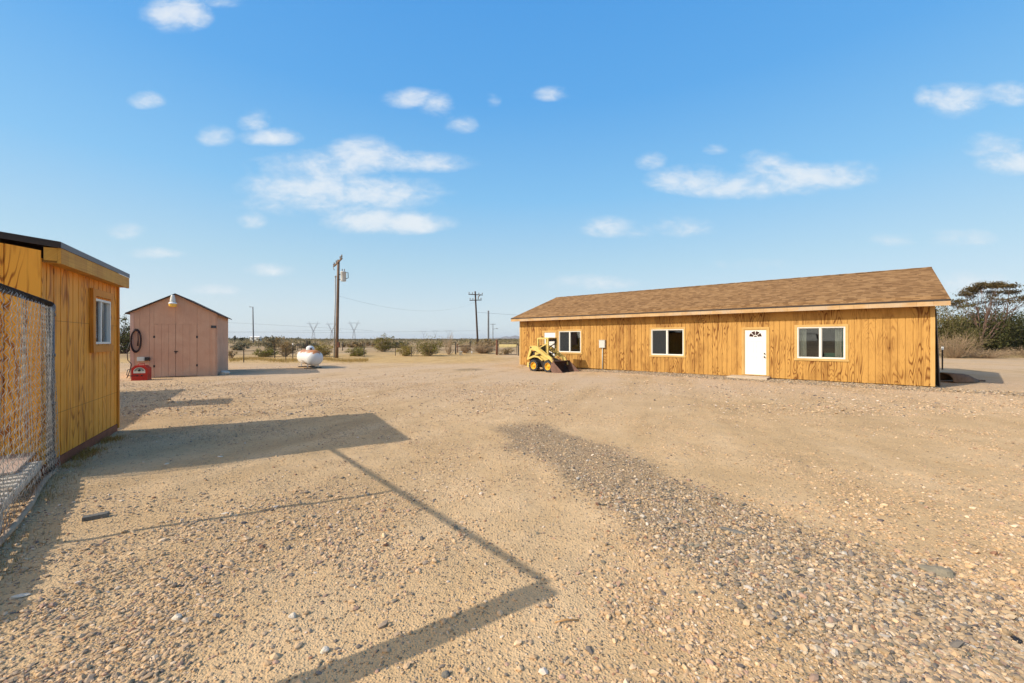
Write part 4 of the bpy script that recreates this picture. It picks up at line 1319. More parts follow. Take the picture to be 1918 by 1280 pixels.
b = MB(); b.tube([(-0.10, -0.01, 0.20), (-0.22, -0.10, 0.20), (-0.36, -0.12, 0.25), (-0.36, -0.04, 0.45), (-0.2, 0.2, 0.52)], 0.014, 6); b.tube([(-0.06, 0.0, 0.2), (-0.06, -0.03, 0.2)], 0.03, 8); b.tube([(0.08, 0.0, 0.2), (0.08, -0.03, 0.2)], 0.03, 8)
b.build('lead', M['black_metal'], wel)

# rubble at the right foot of the pink shed
def rock(name, x, y, r, mat, label, cat='rock', sc=(1, 1, 0.5), rz=0.0, seed=0, sink=0.3):
    bm = bmesh.new(); bmesh.ops.create_icosphere(bm, subdivisions=3, radius=1.0)
    rg = random.Random(seed)
    ph = [rg.uniform(0, 6) for _ in range(6)]
    for v in bm.verts:
        c = v.co
        k = 1 + 0.16 * math.sin(2.3 * c.x + ph[0]) * math.sin(2.7 * c.y + ph[1]) + 0.12 * math.sin(4.1 * c.z + ph[2] + 2 * c.x) + 0.05 * math.sin(9 * c.x + ph[3]) * math.sin(8 * c.y + ph[4])
        v.co = Vector((c.x * sc[0], c.y * sc[1], c.z * sc[2])) * k * r
    me = bpy.data.meshes.new(name); bm.to_mesh(me); bm.free()
    me.materials.append(mat)
    o = bpy.data.objects.new(name, me); COL.objects.link(o)
    o.location = (x, y, gz(x, y) + r * sc[2] * (1 - 2 * sink)); o.rotation_euler = (0, 0, rz)
    return tag(o, label, cat)


x_, y_ = at(420, 702); rock('rock', x_, y_, 0.24, M['rock_pale'], 'pale flat rock at the right foot of the pink shed', sc=(1, 0.7, 0.6), seed=1)
x_, y_ = at(412, 858.5); rock('rock', x_, y_, 0.0279, M['rock_pale'], 'small white stone at the edge of the broad shed shadow', sc=(1.2, .8, .5), seed=2)
x_, y_ = at(312, 872); rock('rock', x_, y_, 0.0248, M['rock_pale'], 'little pale stone just below the broad shed shadow, left of the white stone', sc=(1.1, .8, .5), seed=12)
x_, y_ = at(1757, 1071); rock('rock', x_, y_, 0.085, M['rock_green'], 'flat grey-green rock on open sand at the right', sc=(1.2, .75, .45), rz=-0.4, seed=3)
x_, y_ = at(548, 1157); rock('rock', x_, y_, 0.0211, M['rock_pale'], 'rounded cream pebble left of the lowest dark shadow band', sc=(1, .9, .8), seed=4)
x_, y_ = at(608, 1216); rock('rock', x_, y_, 0.0223, M['rock_pale'], 'pale angular stone at the foot of the dark shadow band', sc=(1, .9, .7), seed=5)
x_, y_ = at(835, 1262); rock('rock', x_, y_, 0.0217, M['rock_grey'], 'dark rounded stone at the bottom edge below the shadow band', sc=(1, .9, .7), seed=6)
x_, y_ = at(332, 1158); rock('rock', x_, y_, 0.0260, M['rock_pale'], 'pale tan stone on the sand between the fence and the cream pebble', sc=(1.1, .8, .6), seed=7)
x_, y_ = at(1640, 1212); rock('rock', x_, y_, 0.0310, M['rock_green'], 'long flat stone lying in the gravel windrow', sc=(1.6, .7, .35), rz=-0.7, seed=8)
x_, y_ = at(1375, 998); rock('rock', x_, y_, 0.06, M['rock_grey'], 'dark slaty stone on the upper edge of the gravel windrow', sc=(2.0, .5, .4), rz=-0.6, seed=9)
x_, y_ = at(422, 963); rock('rock', x_, y_, 0.0217, M['rock_pale'], 'flat pale stone beside the thin post shadow', sc=(1.4, .7, .4), rz=0.2, seed=10)
x_, y_ = at(36, 1118); rock('rock', x_, y_, 0.0310, M['rock_pale'], 'flat cream stone in shade near the fence foot', sc=(1.5, .7, .4), rz=0.3, seed=11)

# grey slab
x_, y_ = at(180, 972)
sb_ = MB(); sb_.bbox(-0.09, 0.09, -0.028, 0.028, 0.0, 0.04, 0.006)
o = sb_.build('grey_slab', M['rock_grey']); o.location = (x_, y_, gz(x_, y_)); o.rotation_euler = (0.05, -0.05, 0.55)
tag(o, 'short grey block lying on sunlit sand near the fence', 'block')
# sticks and scraps
x_, y_ = at(1062, 1166)
sk_ = MB(); sk_.tube([(-0.075, 0, 0.008), (0, 0.008, 0.014), (0.075, 0.0, 0.010)], [0.004, 0.006, 0.004], 6)
o = sk_.build('stick', M['stick']); o.location = (x_, y_, gz(x_, y_) + 0.004); o.rotation_euler = (0, 0, 0.12)
tag(o, 'short brown stick on the sand right of the dark shadow band', 'stick')
x_, y_ = at(262, 809.5)
sk_ = MB(); sk_.bbox(-0.14, 0.14, -0.02, 0.02, 0.0, 0.02, 0.004)
o = sk_.build('wood_scrap', mat_plain('pale_wood_scrap', (0.60, 0.48, 0.30), 0.85)); o.location = (x_, y_, gz(x_, y_) + 0.004); o.rotation_euler = (0, 0, 0.3)
tag(o, 'thin pale wood scrap in shade by the far corner of the stained shed', 'wood scrap')
x_, y_ = at(1908, 1206)
dk = MB(); rg = random.Random(8)
for k in range(9):
    a = rg.uniform(0, 2 * PI); L = rg.uniform(0.02, 0.05)
    dk.tube([(0, 0, 0.01), (L * .5 * math.cos(a), L * .5 * math.sin(a), 0.022), (L * math.cos(a), L * math.sin(a), 0.012)], [0.008, 0.009, 0.004], 5)
o = dk.build('dark_clod', M['black_metal']); o.location = (x_, y_, gz(x_, y_))
tag(o, 'small ragged black scrap on the ground at the right edge', 'scrap')

# ------------------------------------------------------------------ propane tank
tA = Vector((-11.29, 23.37)); tB = Vector((-13.05, 25.62))
ax = (tA - tB); TL = ax.length; t_rz = math.atan2(ax.y, ax.x); tc = (tA + tB) / 2
tk = thing('propane_tank', 'white rusting propane tank on short legs in the sandy yard', 'tank', (tc.x, tc.y, gz(tc.x, tc.y)), t_rz)
R_ = 0.455; zc = 0.62
prof = []
hl = TL / 2
for q in range(9):
    a = PI / 2 * q / 8
    prof.append((max(0.001, R_ * math.sin(a)), -hl - R_ * 0.8 * math.cos(a) + R_ * 0.35))
prof += [(R_, -0.5), (R_, 0.5)]
for q in range(8, -1, -1):
    a = PI / 2 * q / 8
    prof.append((max(0.001, R_ * math.sin(a)), hl + R_ * 0.8 * math.cos(a) - R_ * 0.35))
MT = Matrix.Translation((0, 0, zc)) @ Matrix.Rotation(PI / 2, 4, 'Y')
b = MB(); b.lathe(prof, 36, MT); b.build('shell', M['tank'], tk)
b = MB(); b.lathe([(0.225, 0), (0.225, 0.09), (0.215, 0.15), (0.18, 0.21), (0.11, 0.255), (0.001, 0.27)], 22, Matrix.Translation((0.15, 0, zc + R_ - 0.03)))
dm = b.build('valve_dome', mat_plain('dome_grey_white', (0.66, 0.67, 0.66), 0.4, 0.08), tk)
b = MB(); b.tube([(0.26, 0, zc + R_ + 0.05), (0.39, 0, zc + R_ + 0.06)], [0.05, 0.06], 8); b.build('vent_opening', M['black_metal'], dm)
for xl in (-0.85, 0.85):
    for yl in (-0.28, 0.28):
        b = MB(); b.box(xl - 0.03, xl + 0.03, yl - 0.025, yl + 0.025, -0.02, 0.32); b.box(xl - 0.08, xl + 0.08, yl - 0.05, yl + 0.05, -0.02, 0.02); b.build('leg', M['white_paint'], tk)
for xl in (-0.85, 0.85):
    b = MB(); b.box(xl - 0.13, xl + 0.13, -0.45, 0.45, -0.04, -0.015 + 0.06); b.build('base_block', M['pole_dark'], tk)
for xl in (-0.6, 0.55):
    b = MB(); b.tube([(xl, 0, zc + R_ - 0.01), (xl, 0, zc + R_ + 0.08), (xl + 0.1, 0, zc + R_ + 0.08), (xl + 0.1, 0, zc + R_ - 0.01)], 0.012, 6); b.build('lifting_lug', M['rust'], tk)

# ------------------------------------------------------------------ skid steer loader
hx_, hy_ = 0.70, -0.714
K_RZ = math.atan2(hy_, hx_)
kx, ky = 2.0, 22.72
ss = thing('skid_steer', 'old yellow skid steer loader with a rusty bucket parked by the long building', 'loader', (kx, ky, gz(kx, ky) - 0.01), K_RZ)
WB, TRK, RW = 1.04, 1.10, 0.335
# body: local x forward, y left
b = MB()
b.prism([(-0.98, 0.34), (-0.92, 0.24), (0.60, 0.24), (0.80, 0.42), (0.72, 0.62), (0.30, 0.72), (-0.25, 0.90), (-0.62, 0.98), (-0.98, 0.80)], -0.36, 0.36, 'XZ')
b.build('chassis', M['machine_dark'], ss)
for sgn in (-1, 1):
    b = MB(); y0, y1 = sgn * 0.365, sgn * 0.415
    b.prism([(-0.60, 1.06), (-0.28, 1.10), (0.42, 0.66), (0.44, 0.54), (0.20, 0.50), (-0.22, 0.80), (-0.60, 0.84)], min(y0, y1), max(y0, y1), 'XZ')
    b.prism([(0.36, 0.52), (0.80, 0.40), (0.74, 0.66), (0.45, 0.70)], min(y0, y1), max(y0, y1), 'XZ')
    b.build('side_panel', M['yellow'], ss)
    # rear fender strip and upright tower
    b = MB(); ya, yb = sorted((sgn * 0.42, sgn * 0.56))
    b.prism([(-1.10, 0.66), (-1.08, 0.74), (-0.55, 0.90), (-0.22, 0.86), (0.10, 0.66), (0.06, 0.60), (-0.25, 0.78), (-0.55, 0.80), (-1.02, 0.64)], ya, yb, 'XZ')
    b.build('fender', M['yellow'], ss)
    b = MB(); ya, yb = sorted((sgn * 0.44, sgn * 0.52))
    b.prism([(-1.10, 0.74), (-1.00, 0.72), (-0.74, 1.22), (-0.55, 1.22), (-0.52, 1.30), (-0.72, 1.42), (-0.86, 1.36)], ya, yb, 'XZ')
    b.build('tower', M['yellow'], ss)
    # lift arm
    b = MB(); ya, yb = sorted((sgn * 0.53, sgn * 0.62))
    b.prism([(-0.84, 1.34), (-0.76, 1.43), (-0.40, 1.44), (-0.22, 1.38), (0.78, 0.80), (0.92, 0.58), (0.96, 0.40), (0.86, 0.36), (0.80, 0.54), (0.66, 0.68), (-0.42, 1.17), (-0.74, 1.24)], ya, yb, 'XZ')
    arm = b.build('lift_arm', M['yellow'], ss)
    b = MB(); yo = sgn * 0.623
    ya, yb = sorted((yo, yo + sgn * 0.003))
    b.prism([(-0.16, 1.27), (-0.13, 1.305), (0.50, 0.935), (0.47, 0.90)], ya, yb, 'XZ')
    b.build('decal', mat_plain('worn_dark_decal', (0.34, 0.22, 0.05), 0.6, 0.6, 40), arm)
    b = MB(); b.lathe([(0.001, -0.05), (0.055, -0.05), (0.055, 0.05), (0.001, 0.05)], 12, Matrix.Translation((-0.72, sgn * 0.575, 1.335)) @ Matrix.Rotation(PI / 2, 4, 'X')); b.build('pivot', M['machine_dark'], arm)
    # lift cylinder
    b = MB(); b.tube([(-0.62, sgn * 0.48, 0.84), (0.02, sgn * 0.48, 1.02)], 0.035, 8); b.tube([(0.02, sgn * 0.48, 1.02), (0.34, sgn * 0.48, 0.98)], 0.02, 8); b.build('cylinder', M['machine_dark'], ss)
# engine cover between the towers, rear bumper
b = MB(); b.bbox(-0.98, -0.42, -0.40, 0.40, 0.80, 1.12, 0.04); b.build('engine', M['machine_dark'], ss)
b = MB(); b.bbox(-1.18, -1.00, -0.46, 0.46, 0.20, 0.48, 0.03); b.bbox(-1.06, -0.99, -0.40, 0.40, 0.49, 0.98, 0.02); b.build('rear_bumper', M['yellow'], ss)
# cab
b = MB()
for sgn in (-1, 1):
    y = sgn * 0.36
    b.bbox(-0.45, -0.37, y - 0.035, y + 0.035, 1.0, 1.86, 0.01)
    b.bbox(0.27, 0.36, y - 0.04, y + 0.04, 0.86, 1.86, 0.01)
    b.bbox(-0.369, 0.269, y - 0.03, y + 0.03, 1.80, 1.86, 0.01)
    Mx = Matrix.Translation((-0.38, y, 1.28)) @ Matrix.Rotation(-0.42, 4, 'Y')
    b.bbox(0.0, 0.74, -0.025, 0.025, -0.03, 0.03, 0.008, 0, Mx)
b.bbox(-0.45, 0.36, -0.32, 0.32, 1.861, 1.89, 0.01)
cabo = b.build('cab_frame', M['yellow'], ss)
b = MB()
for sgn in (-1, 1):
    for q in range(8): b.tube([(-0.36 + q * 0.09, sgn * 0.375, 1.05), (-0.36 + q * 0.09, sgn * 0.375, 1.80)], 0.004, 4)
    for q in range(8): b.tube([(-0.37, sgn * 0.375, 1.08 + q * 0.095), (0.27, sgn * 0.375, 1.08 + q * 0.095)], 0.004, 4)
b.build('cab_screen', mat_plain('olive_mesh', (0.12, 0.11, 0.05), 0.8), cabo)
b = MB(); b.box(0.30, 0.33, -0.32, 0.32, 1.68, 1.80); b.tube([(0.32, -0.32, 1.30), (0.32, 0.32, 1.62)], 0.025, 6); b.tube([(0.33, 0.22, 0.84), (0.33, 0.22, 1.78)], 0.03, 6); b.build('lap_bar', M['machine_dark'], cabo)
b = MB(); b.bbox(-0.36, 0.06, -0.24, 0.24, 0.94, 1.06, 0.03); b.bbox(-0.42, -0.33, -0.24, 0.24, 1.03, 1.45, 0.03); b.build('seat', M['black_metal'], ss)
for y in (-0.17, 0.17):
    b = MB(); b.tube([(0.22, y, 0.75), (0.20, y, 1.10), (0.24, y, 1.18)], [0.012, 0.012, 0.022], 6); b.build('control_lever', M['black_metal'], ss)
b = MB(); b.bbox(-0.40, -0.34, -0.10, 0.02, 1.895, 1.95, 0.01); b.build('work_light', M['machine_dark'], cabo)
# wheels
def make_wheel():
    root_m = MB()
    tw = 0.24
    prof = [(RW * 0.56, -tw * 0.40), (RW * 0.70, -tw * 0.50), (RW * 0.90, -tw * 0.48), (RW * 0.955, -tw * 0.36), (RW * 0.965, 0), (RW * 0.955, tw * 0.36), (RW * 0.90, tw * 0.48), (RW * 0.70, tw * 0.50), (RW * 0.56, tw * 0.40)]
    MX = Matrix.Rotation(PI / 2, 4, 'X')
    root_m.lathe(prof, 32, MX)
    for side in (-1, 1):
        for q in range(16):
            a = 2 * PI * (q + (0.5 if side > 0 else 0)) / 16
            Mq = Matrix.Rotation(a, 4, 'Y') @ Matrix.Translation((0, side * tw * 0.25, RW * 0.96)) @ Matrix.Rotation(side * 0.6, 4, 'Z')
            root_m.box(-0.022, 0.022, -tw * 0.27, tw * 0.27, -0.02, 0.026, 0, Mq)
    return root_m, tw


wm, tw = make_wheel()
rm_ = MB(); MX = Matrix.Rotation(PI / 2, 4, 'X')
rm_.lathe([(RW * 0.60, -tw * 0.44), (RW * 0.57, -tw * 0.46), (RW * 0.53, -tw * 0.40), (RW * 0.47, -tw * 0.12), (RW * 0.40, -tw * 0.10), (RW * 0.22, -tw * 0.16), (RW * 0.20, -tw * 0.26), (0.001, -tw * 0.27)], 26, MX)
rm_.lathe([(RW * 0.60, tw * 0.44), (RW * 0.57, tw * 0.46), (RW * 0.53, tw * 0.40), (RW * 0.47, tw * 0.12), (RW * 0.40, tw * 0.10), (RW * 0.22, tw * 0.16), (RW * 0.20, tw * 0.26), (0.001, tw * 0.27)], 26, MX)
for side in (-1, 1):
    for q in range(6):
        a = 2 * PI * q / 6
        rm_.lathe([(0.001, 0.02), (0.014, 0.02), (0.016, 0)], 6, Matrix.Translation((RW * 0.31 * math.cos(a), side * tw * 0.13, RW * 0.31 * math.sin(a))) @ Matrix.Rotation(-side * PI / 2, 4, 'X'))
first = None
for xw in (-WB / 2, WB / 2):
    for sgn in (-1, 1):
        if first is None:
            first = bpy.data.objects.new('wheel', rm_.build('rim_tmp', M['rim']).data)
            bpy.data.objects.remove(bpy.data.objects['rim_tmp'])
            COL.objects.link(first); first.parent = ss
            wm.build('tyre', M['rubber'], first)
            wv_ = first
        else:
            wv_ = copy_tree(first, ss)
        wv_.location = (xw, sgn * (TRK / 2 - 0.02), RW - 0.005); wv_.rotation_euler = (0, 0.4 * xw + 0.2 * sgn, 0)
# bucket
BWD = 0.70
bx = 0.86
prof = [(bx + 0.10, 0.60), (bx - 0.02, 0.50), (bx - 0.06, 0.30), (bx - 0.02, 0.12), (bx + 0.10, 0.02), (bx + 0.80, 0.0)]
b = MB()
th = 0.018
inn = [(p[0] + 0.016, p[1] + (0.0 if i == 0 else 0.016)) for i, p in enumerate(prof)]
for i in range(len(prof) - 1):
    p, q, p2, q2 = prof[i], prof[i + 1], inn[i], inn[i + 1]
    b.add([(p[0], -BWD, p[1]), (q[0], -BWD, q[1]), (q[0], BWD, q[1]), (p[0], BWD, p[1])], [(0, 1, 2, 3)], 0)
    b.add([(p2[0], -BWD + .001, p2[1]), (q2[0], -BWD + .001, q2[1]), (q2[0], BWD - .001, q2[1]), (p2[0], BWD - .001, p2[1])], [(3, 2, 1, 0)], 1)
b.add([(prof[0][0], -BWD, prof[0][1]), (inn[0][0], -BWD, inn[0][1]), (inn[0][0], BWD, inn[0][1]), (prof[0][0], BWD, prof[0][1])], [(0, 1, 2, 3)], 0)
b.box(bx + 0.78, bx + 0.92, -BWD - 0.01, BWD + 0.01, -0.012, 0.010, 0)
b.box(bx + 0.05, bx + 0.14, -BWD, BWD, 0.602, 0.64, 0)
sp_ = [(bx + 0.10, 0.62), (bx - 0.03, 0.50), (bx - 0.07, 0.30), (bx - 0.03, 0.11), (bx + 0.10, 0.0), (bx + 0.80, 0.0), (bx + 0.76, 0.06)]
bo = b.build('bucket', [M['bucket'], M['bucket_in']], ss, fixn=False)
for ya in (-BWD - 0.018, BWD + 0.0):
    b = MB(); b.prism(sp_, ya, ya + 0.017, 'XZ'); b.build('side_plate', M['bucket'], bo)
b = MB()
for y in (-0.57, 0.57): b.box(bx - 0.10, bx + 0.06, y - 0.05, y + 0.05, 0.30, 0.56)
for y in (-0.25, 0.25): b.tube([(0.55, y, 0.80), (bx - 0.02, y, 0.48)], 0.03, 8)
b.build('bucket_linkage', M['rust'], ss)

# ------------------------------------------------------------------ utility poles and lines
def pole(name, label, px, py_base, py_top, px_top, r0, r1, mat, Y=None):
    if Y is None: Y = FPX * CAMH / (py_base - HZ)
    x = xx(px, Y)
    o = thing(name, label, 'utility pole', (x, Y, 0))
    h = hz_(py_top, Y); dx = xx(px_top, Y) - x
    b = MB(); b.tube([(dx * q, 0, -0.3 + (h + 0.3) * q) for q in (0, .25, .5, .75, 1)], [r0 + (r1 - r0) * q for q in (0, .25, .5, .75, 1)], 12)
    b.build('shaft', mat, o)
    return o, x, Y, h, dx


o1, p1x, p1y, p1h, p1d = pole('utility_pole', 'weathered brown utility pole with a grey transformer and conduit near the tank', 630.5, 671, 487, 634, 0.145, 0.11, M['pole_wood'])
b = MB(); arm_a = 0.55
ux, uy = 0.88, 0.47
b.box(-1.25, 1.25, -0.05, 0.05, -0.06, 0.06, 0, Matrix.Translation((p1d, -0.13, p1h - 0.25)) @ Matrix.Rotation(-0.9, 4, 'Z') @ Matrix.Rotation(-0.14, 4, 'Y'))
arm1 = b.build('crossarm', M['pole_wood'], o1)
Mx = Matrix.Translation((p1d, -0.13, p1h - 0.25)) @ Matrix.Rotation(-0.9, 4, 'Z') @ Matrix.Rotation(-0.14, 4, 'Y')
for q in (-1.15, -0.5, 0.75, 1.15):
    b = MB(); b.lathe([(0.02, 0.06), (0.02, 0.14), (0.06, 0.15), (0.07, 0.20), (0.03, 0.26), (0.055, 0.29), (0.02, 0.34), (0.001, 0.35)], 10, Mx @ Matrix.Translation((q, 0, 0))); b.build('insulator', M['insul'], arm1)
b = MB(); b.tube([Mx @ Vector((-1.2, 0, 0)), Mx @ Vector((-1.45, 0, 0.25)), Mx @ Vector((-1.5, 0, -0.05)), Mx @ Vector((-1.25, 0, -0.35))], 0.035, 6); b.build('cutout', M['insul'], arm1); b = MB(); b.tube([Mx @ Vector((1.1, 0, 0)), Mx @ Vector((1.3, 0, 0.3)), Mx @ Vector((1.34, 0, 0.1))], 0.03, 6); b.build('cutout', M['insul'], arm1)
tz = hz_(518.5, p1y); tx_ = xx(643.5, p1y) - p1x - 0.0
b = MB(); b.lathe([(0.001, -0.42), (0.22, -0.42), (0.235, -0.38), (0.235, 0.36), (0.25, 0.37), (0.25, 0.42), (0.14, 0.47), (0.001, 0.48)], 20, Matrix.Translation((tx_, -0.05, tz)))
tf = b.build('transformer', M['transf'], o1)
b = MB()
for q in (-0.1, 0.1): b.lathe([(0.03, 0.44), (0.05, 0.50), (0.03, 0.55), (0.05, 0.60), (0.03, 0.68), (0.001, 0.70)], 8, Matrix.Translation((tx_ + q, -0.05, tz)))
b.build('bushing', M['insul'], tf)
for zq in (0.15, -0.3):
    b = MB(); b.box(tx_ - 0.42, tx_ - 0.2, -0.08, 0.0, tz + zq, tz + zq + 0.06); b.build('bracket', M['black_metal'], tf)
b = MB(); b.tube([(tx_ + 0.2, -0.05, tz + 0.38), (tx_ + 0.42, -0.05, tz + 0.36), (tx_ + 0.44, -0.05, tz - 0.12), (tx_ + 0.24, -0.05, tz - 0.2)], 0.03, 6); b.build('arrester', M['black_metal'], tf)
b = MB(); b.tube([(-0.20, -0.06, -0.1), (-0.20 + p1d * 0.72, -0.06, hz_(520, p1y))], 0.055, 8); b.lathe([(0.055, 0), (0.09, 0.04), (0.09, 0.12), (0.001, 0.16)], 8, Matrix.Translation((-0.20 + p1d * 0.72, -0.06, hz_(520, p1y)))); b.build('conduit', M['conduit'], o1)
b = MB(); b.bbox(0.10, 0.26, -0.12, 0.10, 0.95, 1.45, 0.02); b.build('meter_box', M['rust'], o1)

o2, p2x, p2y, p2h, p2d = pole('utility_pole', 'tall dark leaning utility pole with double crossarms beyond the dry brush', 895.5, 651.5, 546, 890, 0.19, 0.13, M['pole_dark'], 74.0)
for zo, hw, tlt in ((0.62, 1.3, 0.03), (1.62, 1.1, -0.05)):
    b = MB(); MxA = Matrix.Translation((p2d + 0.1, -0.16, p2h - zo)) @ Matrix.Rotation(0.25, 4, 'Z') @ Matrix.Rotation(tlt, 4, 'Y')
    b.box(-hw, hw, -0.06, 0.06, -0.07, 0.07, 0, MxA)
    a_o = b.build('crossarm', M['pole_dark'], o2)
    for q in (-hw + 0.1, -hw * 0.45, hw * 0.45, hw - 0.1):
        b = MB(); b.lathe([(0.03, 0.07), (0.03, 0.18), (0.09, 0.2), (0.1, 0.28), (0.04, 0.4), (0.001, 0.42)], 8, MxA @ Matrix.Translation((q, 0, 0))); b.build('insulator', M['insul'], a_o)
b = MB(); b.tube([(p2d + 0.9, -0.16, p2h - 0.7), (p2d + 0.6, -0.2, p2h - 1.0), (p2d + 0.55, -0.2, p2h - 1.4)], [0.09, 0.10, 0.06], 8); b.build('cutout', M['insul'], o2)

o3, p3x, p3y, p3h, p3d = pole('utility_pole', 'plain slate-grey pole without arms behind the dry brush', 914.8, 640, 583, 914.8, 0.25, 0.22, M['pole_grey'], 110.0)
b = MB(); b.lathe([(0.225, 0), (0.235, 0.02), (0.235, 0.12), (0.001, 0.18)], 12, Matrix.Translation((p3d, 0, p3h - 0.05))); b.build('pole_cap', M['pole_grey'], o3)
o4, p4x, p4y, p4h, p4d = pole('utility_pole', 'small distant pole with a street lamp arm left of the long building', 923.3, 640, 606.5, 923.3, 0.22, 0.16, M['pole_grey'], 210.0)
b = MB(); b.box(-1.4, 1.4, -0.09, 0.09, -0.1, 0.1, 0, Matrix.Translation((0, -0.2, p4h - 0.3))); b.build('crossarm', M['pole_grey'], o4)
b = MB(); b.tube([(0.1, 0, hz_(617, p4y)), (1.0, -0.1, hz_(616, p4y)), (1.9, -0.1, hz_(615.6, p4y))], 0.07, 6); la = b.build('lamp_arm', M['pole_grey'], o4)
b = MB(); b.bbox(1.7, 2.6, -0.3, 0.1, hz_(616.4, p4y), hz_(615.3, p4y), 0.06); b.build('lamp_head', M['pole_grey'], la)
o5, p5x, p5y, p5h, p5d = pole('utility_pole', 'slim lone pole with a small lamp head right of the pink shed', 474.8, 637.5, 575, 473.6, 0.19, 0.13, M['pole_grey'], 115.0)
b = MB(); b.tube([(p5d, 0, p5h - 0.1), (p5d - 0.55, 0, p5h - 0.02)], 0.05, 6); b.bbox(p5d - 1.0, p5d - 0.45, -0.12, 0.12, p5h - 0.1, p5h + 0.05, 0.03); b.build('lamp_head', M['pole_grey'], o5)


def wire(name, label, A, Bp, sag, r, group=None):
    A = Vector(A); Bp = Vector(Bp); pts = []
    for i in range(33):
        u = i / 32
        p = A.lerp(Bp, u); p.z -= sag * 4 * u * (1 - u); pts.append(p)
    b = MB(); b.tube(pts, r, 4, cap=False)
    o = b.build(name, M['line'])
    return tag(o, label, 'cable', group)


wire('power_line', 'sagging service cable from the transformer pole to the leaning dark pole', (p1x + p1d * .6 + 0.12, p1y, hz_(555, p1y)), (p2x + p2d * 0.85, p2y, p2h - 1.9), 1.5, 0.006)
wire('power_line', 'cable running right from the leaning dark pole past the grey pole', (p2x + p2d * 0.6, p2y, hz_(585, p2y)), (xx(1100, 120.0), 120.0, hz_(590, 120)), 0.5, 0.016)
wire('power_line', 'uppermost faint cable passing the slim lone pole', (xx(330, 230), 230.0, hz_(600, 230)), (xx(700, 260), 260.0, hz_(620, 260)), -0.3, 0.035)
wire('power_line', 'middle faint cable low in the sky beside the slim lone pole', (xx(330, 230), 230.0, hz_(622.5, 230)), (xx(640, 260), 260.0, hz_(618.5, 260)), 0.2, 0.03)
wire('power_line', 'lowest long faint cable just above the desert bushes', (xx(330, 232), 232.0, hz_(623.5, 232)), (xx(900, 260), 260.0, hz_(619.5, 260)), 0.5, 0.035)


# ------------------------------------------------------------------ far pylons
def make_pylon():
    H = 42.0
    b = MB(); r = 0.20
    def bar(p, q, rr=r): b.tube([p, q], rr, 4, cap=False)
    zw = 20.0
    base = [(-3.4, -3.4), (3.4, -3.4), (3.4, 3.4), (-3.4, 3.4)]
    waist = [(-0.9, -0.9), (0.9, -0.9), (0.9, 0.9), (-0.9, 0.9)]
    for (p, q) in zip(base, waist): bar((p[0], p[1], 0), (q[0], q[1], zw), 0.26)
    for k in range(4):
        for (za_, zb_2) in ((0, 7), (7, 13), (13, zw)):
            f0, f1 = 1 - za_ / zw, 1 - zb_2 / zw
            p = [0.9 + 2.5 * f0, 0.9 + 2.5 * f1]
            c0, c1 = base[k], base[(k + 1) % 4]
            s0 = (c0[0] / 3.4 * p[0], c0[1] / 3.4 * p[0], za_); s1_ = (c1[0] / 3.4 * p[1], c1[1] / 3.4 * p[1], zb_2)
            bar(s0, s1_, 0.13)
    for sgn in (-1, 1):
        for yo in (-0.9, 0.9):
            bar((sgn * 0.9, yo, zw), (sgn * 9.0, yo * 0.5, 36.0), 0.24); bar((0, yo, zw), (sgn * 6.4, yo * 0.5, 36.0), 0.16)
        bar((sgn * 8.0, 0, 36.0), (sgn * 9.6, 0, H), 0.2)
        for k in range(4):
            f = k / 4.0
            bar((sgn * (0.9 + 8.1 * f), 0, zw + 16 * f), (sgn * 6.4 * (f + 0.2), 0, zw + 16 * (f + 0.2)), 0.12)
    for yo in (-0.45, 0.45):
        bar((-14.5, yo, 36.0), (14.5, yo, 36.0), 0.22)
    bar((-14.5, 0, 36.0), (-9.0, 0, 37.8), 0.14); bar((14.5, 0, 36.0), (9.0, 0, 37.8), 0.14); bar((-9, 0, 37.6), (9, 0, 37.6), 0.14)
    return b


pyl = make_pylon().build('pylon', M['lattice'])
PYL = [(587.0, 601.0, 1.0, 'lattice pylon on the horizon to the left of the transformer pole'), (621.5, 602.0, 1.0, 'lattice pylon on the horizon partly behind the transformer pole'), (663.0, 600.0, 1.06, 'lattice pylon on the horizon to the right of the transformer pole'),
       (793.5, 618.5, 1.0, 'tiny far pylon above the bushes, leftmost of the small three'), (815.5, 617.5, 1.0, 'tiny far pylon above the bushes, middle of the small three'), (839.5, 617.0, 1.0, 'tiny far pylon above the bushes, rightmost of the small three')]
for k, (px_, py_, sc, lb) in enumerate(PYL):
    o = pyl if k == 0 else pyl.copy()
    if k: COL.objects.link(o)
    Yp = 42.0 * FPX / (HZ + 0.8 - py_)
    o.location = (xx(px_, Yp), Yp, 0.0); o.rotation_euler = (0, 0, 0.12)
    tag(o, lb, 'pylon', 'pylons along the horizon')

# ------------------------------------------------------------------ vegetation
def leaf_quads(P, size, rng, aspect=0.55, droop=0.0):
    n = len(P)
    d = rng.normal(0, 1, (n, 3)); d /= np.linalg.norm(d, axis=1)[:, None] + 1e-9
    e = rng.normal(0, 1, (n, 3)); e -= (e * d).sum(1)[:, None] * d; e /= np.linalg.norm(e, axis=1)[:, None] + 1e-9
    s = size * rng.uniform(0.6, 1.4, n)[:, None]
    a = d * s; bq = e * s * aspect
    V = np.stack([P - a, P + bq, P + a, P - bq], 1).reshape(-1, 3)
    F = np.arange(n * 4).reshape(n, 4)
    return V, F


